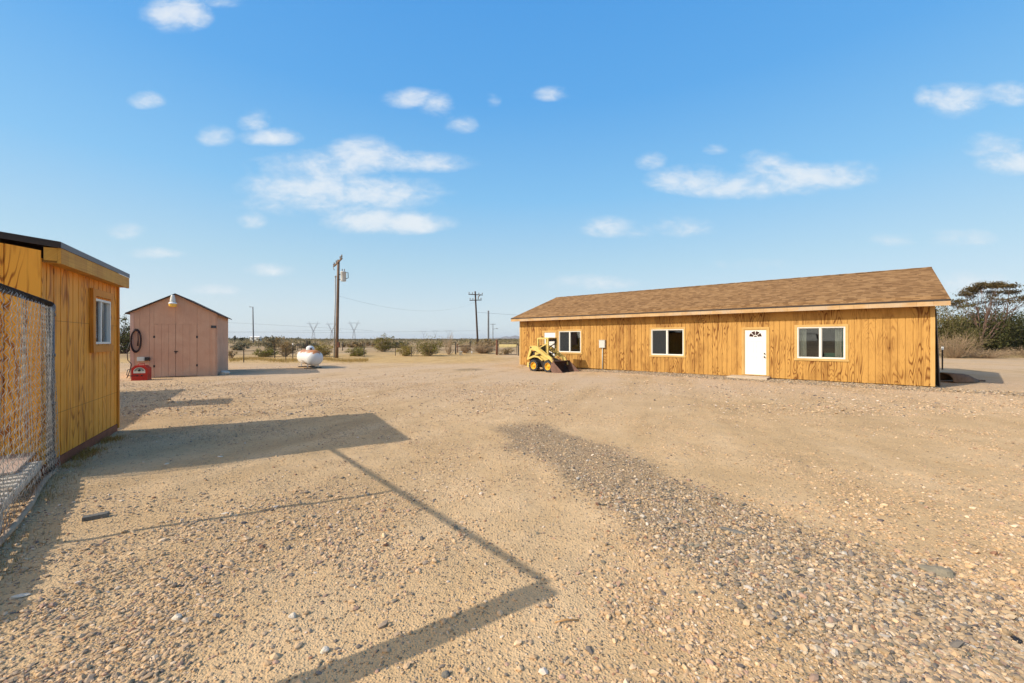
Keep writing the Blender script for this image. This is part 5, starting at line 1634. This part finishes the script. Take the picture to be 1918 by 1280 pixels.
LEAFC = {'dusk': ((0.062, 0.058, 0.020), (0.20, 0.175, 0.062)), 'olive': ((0.12, 0.105, 0.024), (0.30, 0.25, 0.075)), 'green': ((0.10, 0.10, 0.02), (0.30, 0.27, 0.065)), 'dark': ((0.028, 0.034, 0.010), (0.118, 0.116, 0.038)),
         'grey': ((0.13, 0.115, 0.065), (0.30, 0.26, 0.155)), 'brown': ((0.15, 0.105, 0.045), (0.36, 0.255, 0.115)), 'dry': ((0.22, 0.16, 0.09), (0.46, 0.345, 0.205)), 'yellow': ((0.16, 0.13, 0.026), (0.37, 0.29, 0.075))}


def bush(name, label, cat, x, y, w, h, kind='olive', nst=16, nleaf=1500, lsize=0.06, seed=0, group=None, fill=0.5, spread=1.0, stem_r=0.018, base=0.12, cl=0.16, trunk='twig'):
    rng = np.random.default_rng(1000 + seed)
    o = thing(name, label, cat, (x, y, gz(x, y)), 0, group)
    mb = MB(); paths = []
    for k in range(nst):
        a = 2 * PI * (k + rng.uniform(-.4, .4)) / nst
        rr = w / 2 * math.sqrt(rng.uniform(0.04, 1.0)) * spread
        ht = h * rng.uniform(0.62, 1.0) * (1 - 0.42 * (rr / (w / 2)) ** 2)
        bx_, by_ = base * w * rng.uniform(-.5, .5), base * w * rng.uniform(-.5, .5)
        pts = []
        for q in range(5):
            u = q / 4
            pts.append((bx_ + rr * math.cos(a) * u ** 0.85 + rng.normal(0, .03 * w) * u, by_ + rr * math.sin(a) * u ** 0.85 + rng.normal(0, .03 * w) * u, -0.05 + (ht + .05) * u ** (0.9 + 0.35 * rr / (w / 2))))
        mb.tube(pts, [stem_r, stem_r * .8, stem_r * .6, stem_r * .45, stem_r * .25], 4, cap=False)
        paths.append(np.array(pts))
        for q in range(3):
            u0 = rng.uniform(0.35, 0.9); i = int(u0 * 4); p = np.array(pts[i])
            e = p + np.array([rng.normal(0, .14 * w), rng.normal(0, .14 * w), abs(rng.normal(0, .15 * h))])
            mb.tube([p, (p + e) / 2 + rng.normal(0, .02 * w, 3), e], [stem_r * .5, stem_r * .35, stem_r * .2], 3, cap=False)
            paths.append(np.array([p, (p + e) / 2, e, e, e]))
    mb.build('stems', M[trunk], o, fixn=False)
    if nleaf:
        paths = np.array(paths)
        ncl = max(10, nleaf // 24)
        pi = rng.integers(0, len(paths), ncl); u = rng.uniform(fill, 1.0, ncl) * 3.999
        i0 = u.astype(int); fr_ = (u - i0)[:, None]
        C = paths[pi, i0] * (1 - fr_) + paths[pi, i0 + 1] * fr_
        cs = rng.uniform(0.5, 1.4, ncl) * cl * min(w, h * 1.5) * 0.5
        li = rng.integers(0, ncl, nleaf)
        P = C[li] + rng.normal(0, 1, (nleaf, 3)) * cs[li][:, None] * np.array([1, 1, 0.75])
        P[:, 2] = np.maximum(P[:, 2], 0.03)
        V, F = leaf_quads(P, lsize, rng)
        lo_, hi_ = np.array(LEAFC[kind][0]), np.array(LEAFC[kind][1])
        tcl = rng.random(ncl)[li] * 0.65 + rng.random(nleaf) * 0.35
        c = lo_ + (hi_ - lo_) * tcl[:, None]
        np_mesh('foliage', V, F, M['leaf'], o, np.repeat(c, 4, axis=0))
    return o


def bpx(x0, x1, ytop, ybase):
    """bush box from its outline: centre, width, height"""
    Y = FPX * CAMH / (ybase - HZ)
    return xx((x0 + x1) / 2, Y), Y, (x1 - x0) / FPX * Y, hz_(ytop, Y)


BU = [
    ('bush', 'dense green bush with a flat top behind the fence left of the tank', 'bush', (479, 519, 649, 669), 'green', 22, 2600, .055, .35),
    ('bush', 'tall loose olive bush with brown skirts just left of the tank', 'bush', (514, 556, 627, 668), 'brown', 20, 2200, .06, .45),
    ('bush', 'grey-green feathery bush farther back, above the flat-topped green bush', 'bush', (492, 526, 624, 655), 'grey', 18, 1800, .09, .45),
    ('bush', 'olive bush between the tank and the transformer pole', 'bush', (586, 625, 639, 668), 'yellow', 20, 2200, .055, .35),
    ('bush', 'rounded low green bush just right of the transformer pole', 'bush', (648, 690, 647, 667.5), 'green', 22, 2200, .055, .3),
    ('bush', 'airy tall bush with a sparse grey top, right of the rounded green bush', 'bush', (697, 739, 625, 659), 'olive', 24, 1900, .07, .45),
    ('bush', 'yellow-olive bush with bare lower stems left of the big brown-green bush', 'bush', (740, 782, 640, 667), 'yellow', 22, 1700, .055, .4),
    ('bush', 'big brown-green bush in the middle of the far bushes', 'bush', (776, 832, 631, 667), 'olive', 30, 3200, .06, .35),
    ('bush', 'pale leafless bush with long upright stalks beside the white bucket', 'bush', (826, 856, 620, 664.5), 'dry', 18, 120, .04, .5),
    ('bush', 'greyish dry brush behind the white bucket', 'bush', (858, 886, 641, 662), 'dry', 50, 250, .05, .3),
    ('bush', 'wide straw-grey thicket at the foot of the leaning dark pole', 'bush', (880, 931, 640, 662.5), 'dry', 90, 900, .05, .25),
    ('bush', 'small bush seen through the yellow-topped gate', 'bush', (936, 962, 648, 664), 'brown', 18, 700, .05, .4),
    ('bush', 'small reddish bush beside the right wall of the pink shed', 'bush', (425, 441, 651, 671), 'brown', 12, 500, .05, .4),
    ('bush', 'low grey-olive bush right of the pink shed, farther off', 'bush', (434, 466, 640, 656.5), 'grey', 18, 1300, .08, .3),
    ('bush', 'brown-olive brush rising behind the straw-grey thicket', 'bush', (893, 932, 634, 656), 'brown', 26, 1500, .07, .35),
    ('bush', 'thin dull bush far behind the tank', 'bush', (552, 600, 640, 652), 'grey', 22, 1200, .12, .3),
    ('bush', 'low dull bush far behind the rounded green bush', 'bush', (640, 705, 640, 651), 'brown', 26, 1300, .13, .3),
    ('bush', 'low dull bush far behind the airy tall bush', 'bush', (715, 770, 638, 652), 'grey', 26, 1300, .13, .3),
]
for k, (nm, lb, ct, bxp, kd, ns, nl, ls, fl_) in enumerate(BU):
    x, y, w, h = bpx(*bxp)
    bush(nm, lb, ct, x, y, w * 1.06, h * 1.08, kd, int(ns * 1.5), int(nl * 0.8), ls * y / 40.0, k, None, fl_, stem_r=0.014 * y / 40 + 0.006, cl=0.13)

# trees behind the pink shed
x, y = xx(233, 48), 48.0
bush('tree', 'dark green tree showing between the stained shed and the pink shed', 'tree', x, y, 3.6, hz_(588, 48), 'dark', 22, 3000, .10, 51, None, .3, stem_r=.06, trunk='bark')

# right-hand thicket
RT = [
    ('bush', 'pale grey-green tree just right of the long building roof', 'tree', (1742, 1812, 554, 668), 'dusk', 34, 6500, .07, .3, 40.0),
    ('bush', 'tangle of dry brush at the near left of the right-hand thicket', 'bush', (1750, 1826, 610, 671), 'dry', 120, 500, .045, .25, 36.5),
    ('bush', 'dark green thicket behind the flat-topped tree trunk', 'bush', (1765, 1885, 572, 668), 'dark', 60, 20000, .09, .15, 42.5),
    ('bush', 'dark green shrub mass at the right edge of the frame', 'bush', (1845, 1975, 576, 664), 'dark', 60, 20000, .09, .15, 44.0),
    ('bush', 'low dry brush sprawling below the flat-topped tree', 'bush', (1805, 1885, 648, 671.5), 'dry', 90, 500, .045, .2, 36.0),
    ('bush', 'brownish brush near the wooden post at the right edge', 'bush', (1865, 1950, 645, 668), 'dry', 70, 500, .05, .2, 39.0),
    ('bush', 'olive green shrub between the dry tangle and the dark thicket', 'bush', (1760, 1832, 598, 668), 'dusk', 40, 7000, .065, .25, 39.5),
    ('bush', 'far dark foliage above the shrub mass beside the flat-topped tree', 'tree', (1880, 1990, 560, 660), 'dark', 34, 4200, .09, .3, 58.0),
]
for k, (nm, lb, ct, (a0, a1, yt, yb), kd, ns, nl, ls, fl_, Yq) in enumerate(RT):
    bush('tree' if ct == 'tree' else 'bush', lb, ct, xx((a0 + a1) / 2, Yq), Yq, (a1 - a0) / FPX * Yq, hz_(yt, Yq), kd, ns, nl, ls, 70 + k, None, fl_, stem_r=0.016)


def umbrella_tree(px, Y, py_top):
    x = xx(px, Y)
    rng = np.random.default_rng(77)
    o = thing('tree', 'flat-topped tree with bare forking limbs and a sparse brownish crown', 'tree', (x, Y, gz(x, Y)))
    H = hz_(py_top, Y); RC = 3.0; cx0 = 0.9
    mb = MB()
    mb.tube([(-0.25, 0, -0.2), (-0.12, 0, 0.6), (-0.05, 0.05, 1.3), (0.0, 0, 1.9)], [0.34, 0.26, 0.21, 0.19], 10)
    clumps = []
    for k in range(52):
        r = RC * math.sqrt(rng.uniform(0.0, 1.0)); a = rng.uniform(0, 2 * PI)
        z = H - 0.12 - 2.1 * (r / RC) ** 2.2 - abs(rng.normal(0, .22))
        clumps.append(np.array((cx0 + r * math.cos(a), r * 0.9 * math.sin(a), z)))
    clumps = np.array(clumps)
    limbs = []
    for (a, rr, zf) in ((2.9, 1.15, .52), (0.4, 1.3, .50), (1.6, 0.9, .60), (-1.0, 1.2, .55), (3.9, 1.2, .55), (0.0, 2.0, .46), (-2.2, 0.5, .62), (0.9, 0.3, .66)):
        e = np.array((cx0 * 0.8 + rr * math.cos(a), rr * math.sin(a) * .9, H * zf))
        s0 = np.array((0.0, 0.0, rng.uniform(1.2, 1.9)))
        pts = [s0 + (e - s0) * u + np.array((0, 0, 0.25 * math.sin(PI * u))) * rng.uniform(-.5, 1) + rng.normal(0, .05, 3) * (0 < u < 1) for u in np.linspace(0, 1, 6)]
        mb.tube(pts, list(np.linspace(0.085, 0.032, 6)), 6, cap=False)
        limbs.append(np.array(pts))
    ends = np.array([l[-1] for l in limbs])
    for c in clumps:
        li = int(np.argmin(np.linalg.norm((ends - c) * np.array((1, 1, .3)), axis=1)))
        p0 = limbs[li][rng.integers(3, 6)]
        mid = p0 + (c - p0) * 0.5 + rng.normal(0, .14, 3) + np.array((0, 0, -0.10))
        mb.tube([p0, (p0 + mid) / 2 + rng.normal(0, .05, 3), mid, (mid + c) / 2 + rng.normal(0, .05, 3), c], [0.026, 0.022, 0.018, 0.013, 0.008], 5, cap=False)
        for q in range(3):
            e2 = c + rng.normal(0, .35, 3) * np.array((1, 1, .5))
            mb.tube([(mid + c) / 2, e2], [0.010, 0.005], 3, cap=False)
    mb.build('trunk', M['bark'], o, fixn=False)
    n = 9000
    wt = rng.uniform(0.3, 1.0, len(clumps)) * np.clip((clumps[:, 2] / H - 0.55) / 0.35, 0.25, 1.3)
    li = rng.choice(len(clumps), n, p=wt / wt.sum())
    P = clumps[li] + rng.normal(0, 1, (n, 3)) * np.array([.27, .27, .10])
    Vq, Fq = leaf_quads(P, 0.068, rng, 0.5)
    tone = rng.random(len(clumps))[li] * 0.6 + rng.random(n) * 0.4
    lo_, hi_ = np.array((0.045, 0.034, 0.013)), np.array((0.165, 0.118, 0.045))
    np_mesh('crown', Vq, Fq, M['leaf'], o, np.repeat(lo_ + (hi_ - lo_) * tone[:, None], 4, axis=0))
    return o


umbrella_tree(1838, 40.0, 527)

# far scrub that reads as one mass
rng = np.random.default_rng(55)
n = 5200
Yf = 85 * (900 / 85.0) ** (rng.random(n) ** 0.8)
Xf = rng.uniform(-1.35, 1.35, n) * Yf
sz = rng.uniform(0.5, 1.5, n) * np.clip(Yf / 200, 0.8, 1.6)
NL = 34
ce = np.stack([Xf, Yf, gz_np(Xf, Yf) + sz * 0.45], 1)
P = np.repeat(ce, NL, axis=0) + rng.normal(0, 1, (n * NL, 3)) * np.repeat(sz, NL)[:, None] * np.array([.55, .55, .33])
V, F = leaf_quads(P, 1.0, rng, 0.6)
S = np.repeat(np.repeat(sz, NL), 4)[:, None] * 0.17
Pc = np.repeat(P, 4, axis=0); V = Pc + (V - Pc) * S
tone = np.repeat(rng.random(n), NL) * .6 + rng.random(n * NL) * .4
lo_, hi_ = np.array((0.10, 0.085, 0.036)), np.array((0.33, 0.26, 0.13))
o = np_mesh('desert_scrub', V, F, M['leaf'], None, np.repeat(lo_ + (hi_ - lo_) * tone[:, None], 4, axis=0))
tag(o, 'low scattered desert scrub covering the plain to the horizon', 'scrub', kind='stuff')

# dry grass: along shed foot, fence line, below thicket
def grass(name, label, pts_fn, n, hgt, seed, colr):
    rng = np.random.default_rng(seed)
    x, y = pts_fn(n, rng)
    z = gz_np(x, y)
    h = hgt * rng.uniform(0.4, 1.2, n); a = rng.uniform(0, 2 * PI, n); ln = rng.uniform(0.1, 0.9, n) * h
    wv_ = hgt * 0.035
    bx_, by_ = -np.sin(a) * wv_, np.cos(a) * wv_
    V = np.stack([np.stack([x - bx_, y - by_, z - 0.005], 1), np.stack([x + bx_, y + by_, z - 0.005], 1), np.stack([x + np.cos(a) * ln, y + np.sin(a) * ln, z + h], 1)], 1).reshape(-1, 3)
    F = np.arange(n * 3).reshape(n, 3)
    c = np.array(colr) * rng.uniform(0.6, 1.25, (n, 1))
    o = np_mesh(name, V, F, M['leaf'], None, np.repeat(c, 3, axis=0))
    return tag(o, label, 'grass', kind='stuff')


def g_shed(n, rng):
    c = rng.random((9, 1)); k = rng.integers(0, 9, n)
    s = c[k, 0] * S_L * 0.75 + 0.05 + rng.normal(0, .09, n); d = np.abs(rng.normal(0.10, .10, n)) + 0.02
    return S_O[0] + S_A[0] * s + 0.857 * d, S_O[1] + S_A[1] * s + 0.514 * d


def g_fence(n, rng):
    c = rng.random(7); k = rng.integers(0, 7, n)
    s = c[k] * 3.6 + rng.normal(0, .12, n); d = np.abs(rng.normal(0.12, .12, n))
    return F0.x + fd.x * s - fd.y * d, F0.y + fd.y * s + fd.x * d


def g_line(n, rng):
    u = rng.random(n); px_ = 430 + 260 * u
    Y = FPX * CAMH / (rng.normal(675, 1.6, n) + 2 * np.sin(px_ * .05) - HZ)
    return (px_ - CX) / FPX * Y, Y


def g_right(n, rng):
    px_ = rng.uniform(1770, 1960, n)
    Y = FPX * CAMH / (np.abs(rng.normal(0, 4.5, n)) * -1 + 671 - HZ)
    return (px_ - CX) / FPX * Y, Y


grass('dry_grass', 'straw-coloured dry grass tufts along the foot of the stained shed', g_shed, 1500, 0.07, 1, (0.40, 0.24, 0.06))
grass('dry_grass', 'sparse dry grass along the foot of the chain link fence', g_fence, 700, 0.06, 2, (0.36, 0.23, 0.07))
grass('dry_grass', 'strip of dry yellow weeds along the far wire fence', g_line, 5200, 0.22, 3, (0.36, 0.24, 0.07))
grass('dry_grass', 'pale dry grass below the right-hand thicket', g_right, 6000, 0.32, 4, (0.34, 0.26, 0.14))

# ------------------------------------------------------------------ fences of the far yard edge
wf = thing('wire_fence', 'wire fence on dark steel posts along the far edge of the yard, left half', 'fence', (0, 0, 0))


def tpost(parent, px, pyb, pyt, white=True, Y=None, r=0.03):
    if Y is None: Y = FPX * CAMH / (pyb - HZ)
    x = xx(px, Y); h = hz_(pyt, Y)
    b = MB(); b.box(x - r, x + r, Y - r * .3, Y + r * .3, -0.1, h); b.box(x - r * .25, x + r * .25, Y - r * 1.2, Y - r * .31, -0.1, h - 0.002)
    o = b.build('post', M['tpost'], parent)
    if white:
        b = MB(); b.box(x - r * 1.15, x + r * 1.15, Y - r * 1.3, Y + r * .5, h - 0.16, h + 0.004); b.build('post_tip', M['white_paint'], o)
    return x, Y, h


posts = []
for (px_, yb_, yt_, wh) in ((400, 681, 655, False), (456.6, 679.4, 656, False), (514.5, 671, 644, False), (535.4, 675, 652, False), (548.4, 673.7, 643, True), (682, 669, 642, False), (740.7, 666.5, 649, False), (770.4, 668, 650, False), (781.7, 660, 645, False)):
    posts.append(tpost(wf, px_, yb_, yt_, wh))
posts_line = [posts[0], posts[1], posts[3], posts[4], posts[5], posts[6]]
for p_, q_ in zip(posts_line[:-1], posts_line[1:]):
    b = MB()
    for fz_ in (0.35, 0.65, 0.92): b.tube([(p_[0], p_[1] - 0.04, p_[2] * fz_), (q_[0], q_[1] - 0.04, q_[2] * fz_)], 0.006, 4, cap=False)
    b.build('wire', M['line'], wf)

# single wooden and steel posts
def lone_post(px, pyb, pyt, mat, r, label, cat='post', name='fence_post', sq=False):
    Y = FPX * CAMH / (pyb - HZ); x = xx(px, Y); h = hz_(pyt, Y)
    b = MB()
    if sq: b.bbox(-r, r, -r, r, -0.2, h, 0.01)
    else: b.tube([(0, 0, -0.2), (0.01, 0, h * .5), (0, 0.01, h)], [r, r * .95, r * .9], 9)
    o = b.build(name, mat); o.location = (x, Y, 0)
    return tag(o, label, cat)


lone_post(484.6, 652, 640, M['tpost'], .05, 'thin dark post far behind the flat-topped green bush')
lone_post(641.8, 657, 641, M['tpost'], .07, 'dark post right behind the transformer pole')
lone_post(591.6, 656, 640, M['tpost'], .05, 'dark post behind the right end of the tank')
lone_post(853.4, 664, 641, M['tpost'], .07, 'tall dark post left of the white bucket')
lone_post(857.0, 661, 644.5, M['rust'], .06, 'thinner rusty post close beside the tall dark post by the bucket')
lone_post(880.2, 656, 641, M['pole_dark'], .12, 'thick dark wooden post in the grey brush right of the bucket')
lone_post(883.6, 663.5, 658, M['white_paint'], .035, 'short white stake in front of the dry thicket', 'stake', 'stake')
lone_post(1908.5, 653, 629, M['pole_wood'], .24, 'squat brown wooden post in front of the shrubs at the right edge', sq=True)
# rail between the two dark posts by the bucket
# T-post by the right corner
tp = thing('fence_post', 'thin steel post with a white top standing right of the long building', 'post', (0, 0, 0))
X_, Y_, H_ = xx(1765, 22.75), 22.75, 0
tpost(tp, 1765, 692.5, 650, True, r=0.034)

# pipe gate far left of pole
def pipe_gate(px0, px1, ytop, yb, label, board=False, mat=None, posts=((0.0, 0.06), (1.0, 0.06)), bars=4):
    Y = FPX * CAMH / (yb - HZ); x0, x1 = xx(px0, Y), xx(px1, Y); h = hz_(ytop, Y); z0 = 0.06
    o = thing('gate', label, 'gate', (x0, Y, 0))
    w = x1 - x0
    b = MB(); r = 0.028
    for q in range(bars):
        z = z0 + (h - z0) * q / (bars - 1)
        b.tube([(0.08, 0, z), (w - 0.08, 0, z)], r, 6)
    for q in (0.08, w * .5, w - 0.08): b.tube([(q, 0, z0), (q, 0, h)], r, 6)
    b.build('gate_frame', mat or M['tpost'], o)
    return o, x0, x1, Y, h


g1, *_r = pipe_gate(556, 573, 645, 657.5, 'dark pipe gate between posts behind the tank', bars=5)
lone_post(574.6, 657.5, 637, M['tpost'], .09, 'tall dark gate post behind the tank, at the end of the pipe gate')
g2, gx0, gx1, gY, gh = pipe_gate(933, 969.5, 644.5, 665.5, 'dark framed gate with a pale yellow board along its top, left of the building', bars=2)
b = MB(); zt_ = hz_(645.2, gY); zb_3 = hz_(649.8, gY)
b.bbox(0.10, (gx1 - gx0) - 0.12, -0.05, -0.03, zb_3, zt_, 0.004); b.tube([(0.08, 0, zb_3 - 0.06), (gx1 - gx0 - 0.08, 0, zb_3 - 0.06)], 0.028, 6)
b.build('top_board', mat_plain('pale_yellow_board', (0.66, 0.55, 0.26), 0.7, 0.15, 3), g2)
lone_post(930.6, 665, 636.5, M['rust'], .12, 'thick rusty red-brown post at the left of the yellow-topped gate')
lone_post(971.0, 666.5, 645, M['tpost'], .055, 'dark post between the yellow-topped gate and the long building')

# rough rail by the bucket
Y = 46.0
b = MB(); b.tube([(xx(854, Y), Y, hz_(650.5, Y)), (xx(866, Y), Y + .3, hz_(648.5, Y)), (xx(880, Y), Y + .8, hz_(648.5, Y))], 0.045, 6)
o = b.build('fence_rail', M['pole_dark'])
tag(o, 'dark horizontal rail between the two dark posts above the bucket', 'rail')

# white bucket
x_, y_ = at(863, 666)
wbk = thing('bucket', 'white plastic bucket standing at the yard edge among the far bushes', 'bucket', (x_, y_, gz(x_, y_)))
b = MB(); b.lathe([(0.001, 0.0), (0.135, 0.0), (0.165, 0.36), (0.175, 0.36), (0.175, 0.39), (0.155, 0.39), (0.128, 0.03), (0.001, 0.03)], 20); b.build('pail', M['white_paint'], wbk)
b = MB(); b.tube([(-0.175, 0, 0.33), (-0.13, -0.12, 0.24), (0, -0.19, 0.20), (0.13, -0.12, 0.24), (0.175, 0, 0.33)], 0.006, 5); b.build('bail_handle', M['galv'], wbk)

# white car behind, left
cx_, cy_ = xx(231, 62.0), 62.0
car = thing('car', 'rounded white car parked far behind the gap left of the pink shed', 'car', (cx_, cy_, 0), 0.25)
b = MB()
prof = [(-2.2, 0.35), (-2.25, 0.75), (-2.1, 0.95), (-1.35, 1.02), (-0.7, 1.50), (0.75, 1.52), (1.5, 1.05), (2.15, 0.95), (2.25, 0.6), (2.2, 0.35)]
b.prism(prof, -0.85, 0.85, 'XZ'); b.build('body', M['white_paint'], car)
b = MB(); 
for ya in (-0.853, 0.851): b.prism([(-1.1, 1.05), (-0.62, 1.43), (0.68, 1.45), (1.25, 1.07)], ya, ya + 0.002, 'XZ')
b.build('window', M['black_metal'], car)
for xw in (-1.4, 1.4):
    for yw in (-0.82, 0.82):
        b = MB(); b.lathe([(0.001, -0.1), (0.33, -0.1), (0.33, 0.1), (0.001, 0.1)], 18, Matrix.Translation((xw, yw, 0.33)) @ Matrix.Rotation(PI / 2, 4, 'X')); b.build('wheel', M['rubber'], car)

# far trailer and horizon features
ty_ = 260.0
trl = thing('mobile_home', 'tiny pale mobile home far off at the foot of the slim lone pole', 'house', (xx(479, ty_), ty_, 0), 0.1)
b = MB(); b.box(-2.8, 2.8, -1.5, 1.5, 0.5, 3.0); b.build('wall', mat_plain('pale_trailer', (0.62, 0.62, 0.58), 0.7, 0.05), trl)
b = MB(); b.prism([(-1.7, 3.01), (1.7, 3.01), (0, 3.6)], -3.0, 3.0, 'YZ'); b.build('roof', M['white_paint'], trl)
b = MB(); b.box(-1.8, -1.0, -1.52, -1.501, 1.4, 2.3); b.build('window', M['black_metal'], trl)
b = MB(); b.box(1.2, 1.9, -1.52, -1.501, 1.3, 2.3); b.build('window', M['black_metal'], trl)
for (px_, yt_, ws, lb) in ((439.3, 625.0, 1.1, 'narrow dark upright tree on the horizon just right of the pink shed'), (452.6, 627.6, 1.6, 'short dark pointed tree on the horizon between the pink shed and the lone pole')):
    Yq = 240.0
    bush('tree', lb, 'tree', xx(px_, Yq), Yq, ws * 1.1, hz_(yt_, Yq), 'dark', 8, 500, .3, int(px_), None, .35, stem_r=.12, trunk='bark')

# dark treeline and hills
def hills(name, Y, px0, px1, peaks, mat, depth):
    xsn = np.linspace(px0, px1, 60); vs = []
    hts = np.zeros(60)
    for (pc, hp, wp) in peaks: hts = np.maximum(hts, hp * np.exp(-((xsn - pc) / wp) ** 2))
    hts = hts + 0.6 * vnoise(xsn * 0.11, xsn * 0 + 3, 5) * (hts > 0.4) + 0.35 * vnoise(xsn * .4, xsn * 0 + 3, 6) * (hts > .4)
    for px_, h in zip(xsn, hts): vs.append((xx(px_, Y), Y, CAMH * 0 + max(0, h) / FPX * Y))
    V = []; F = []
    for i, p in enumerate(vs):
        V += [(p[0], Y - depth, -2.0), (p[0], Y, p[2]), (p[0], Y + depth, -2.0)]
    for i in range(len(vs) - 1):
        a = 3 * i; F += [(a, a + 3, a + 4, a + 1), (a + 1, a + 4, a + 5, a + 2)]
    b = MB(); b.add(V, F, 0, True)
    o = b.build(name, mat)
    return tag(o, kind='structure')


hills('hills', 5200.0, 780, 1100, [(930, 3.0, 16), (948, 5.5, 12), (966, 7.0, 14), (990, 5, 20), (870, 2.2, 22)], mat_plain('hill_rock', (0.20, 0.17, 0.15), 0.9, 0.2, 0.01), 500)
hills('hills', 5600.0, 420, 860, [(500, 1.6, 60), (620, 1.2, 50), (740, 1.9, 40), (820, 1.6, 30)], mat_plain('hill_rock_pale', (0.20, 0.17, 0.15), 0.9, 0.2, 0.01), 500)
rng = np.random.default_rng(66)
n = 1400
Yf = rng.uniform(420, 700, n); pxs = np.where(rng.random(n) < .7, rng.uniform(300, 560, n), rng.uniform(560, 980, n))
Xf = (pxs - CX) / FPX * Yf; hh_ = rng.uniform(1.0, 2.6, n) * np.where(pxs < 560, 1.25, 0.8)
NL = 16
P = np.repeat(np.stack([Xf, Yf, hh_ * .5], 1), NL, axis=0) + rng.normal(0, 1, (n * NL, 3)) * np.repeat(hh_, NL)[:, None] * np.array([.9, .6, .26])
P[:, 2] = np.maximum(P[:, 2], 0.1)
V, F = leaf_quads(P, 0.8, rng, 0.7)
tone = rng.random(n * NL)[:, None]
o = np_mesh('far_trees', V, F, M['leaf'], None, np.repeat(np.array((0.06, 0.056, 0.03)) + tone * np.array((.09, .08, .045)), 4, axis=0))
tag(o, 'dark line of far-off trees along the horizon', 'trees', kind='stuff')

# ------------------------------------------------------------------ air
hb = MB(); hb.box(-9400, 9400, -400, 9400, -4.0, 70.0)
hm = bpy.data.materials.new('pale_air'); hm.use_nodes = True
t = NT(hm.node_tree)
pv = t.n('ShaderNodeVolumePrincipled', {'Color': rgb(0.88, 0.93, 1.0), 'Density': 0.00010, 'Anisotropy': 0.2}, None)
om = t.n('ShaderNodeOutputMaterial', None, None)
t.t.links.new(pv.outputs[0], om.inputs['Volume'])
hz_o = hb.build('haze', hm)
tag(hz_o, 'thin pale desert haze over the plain', 'haze', kind='stuff')
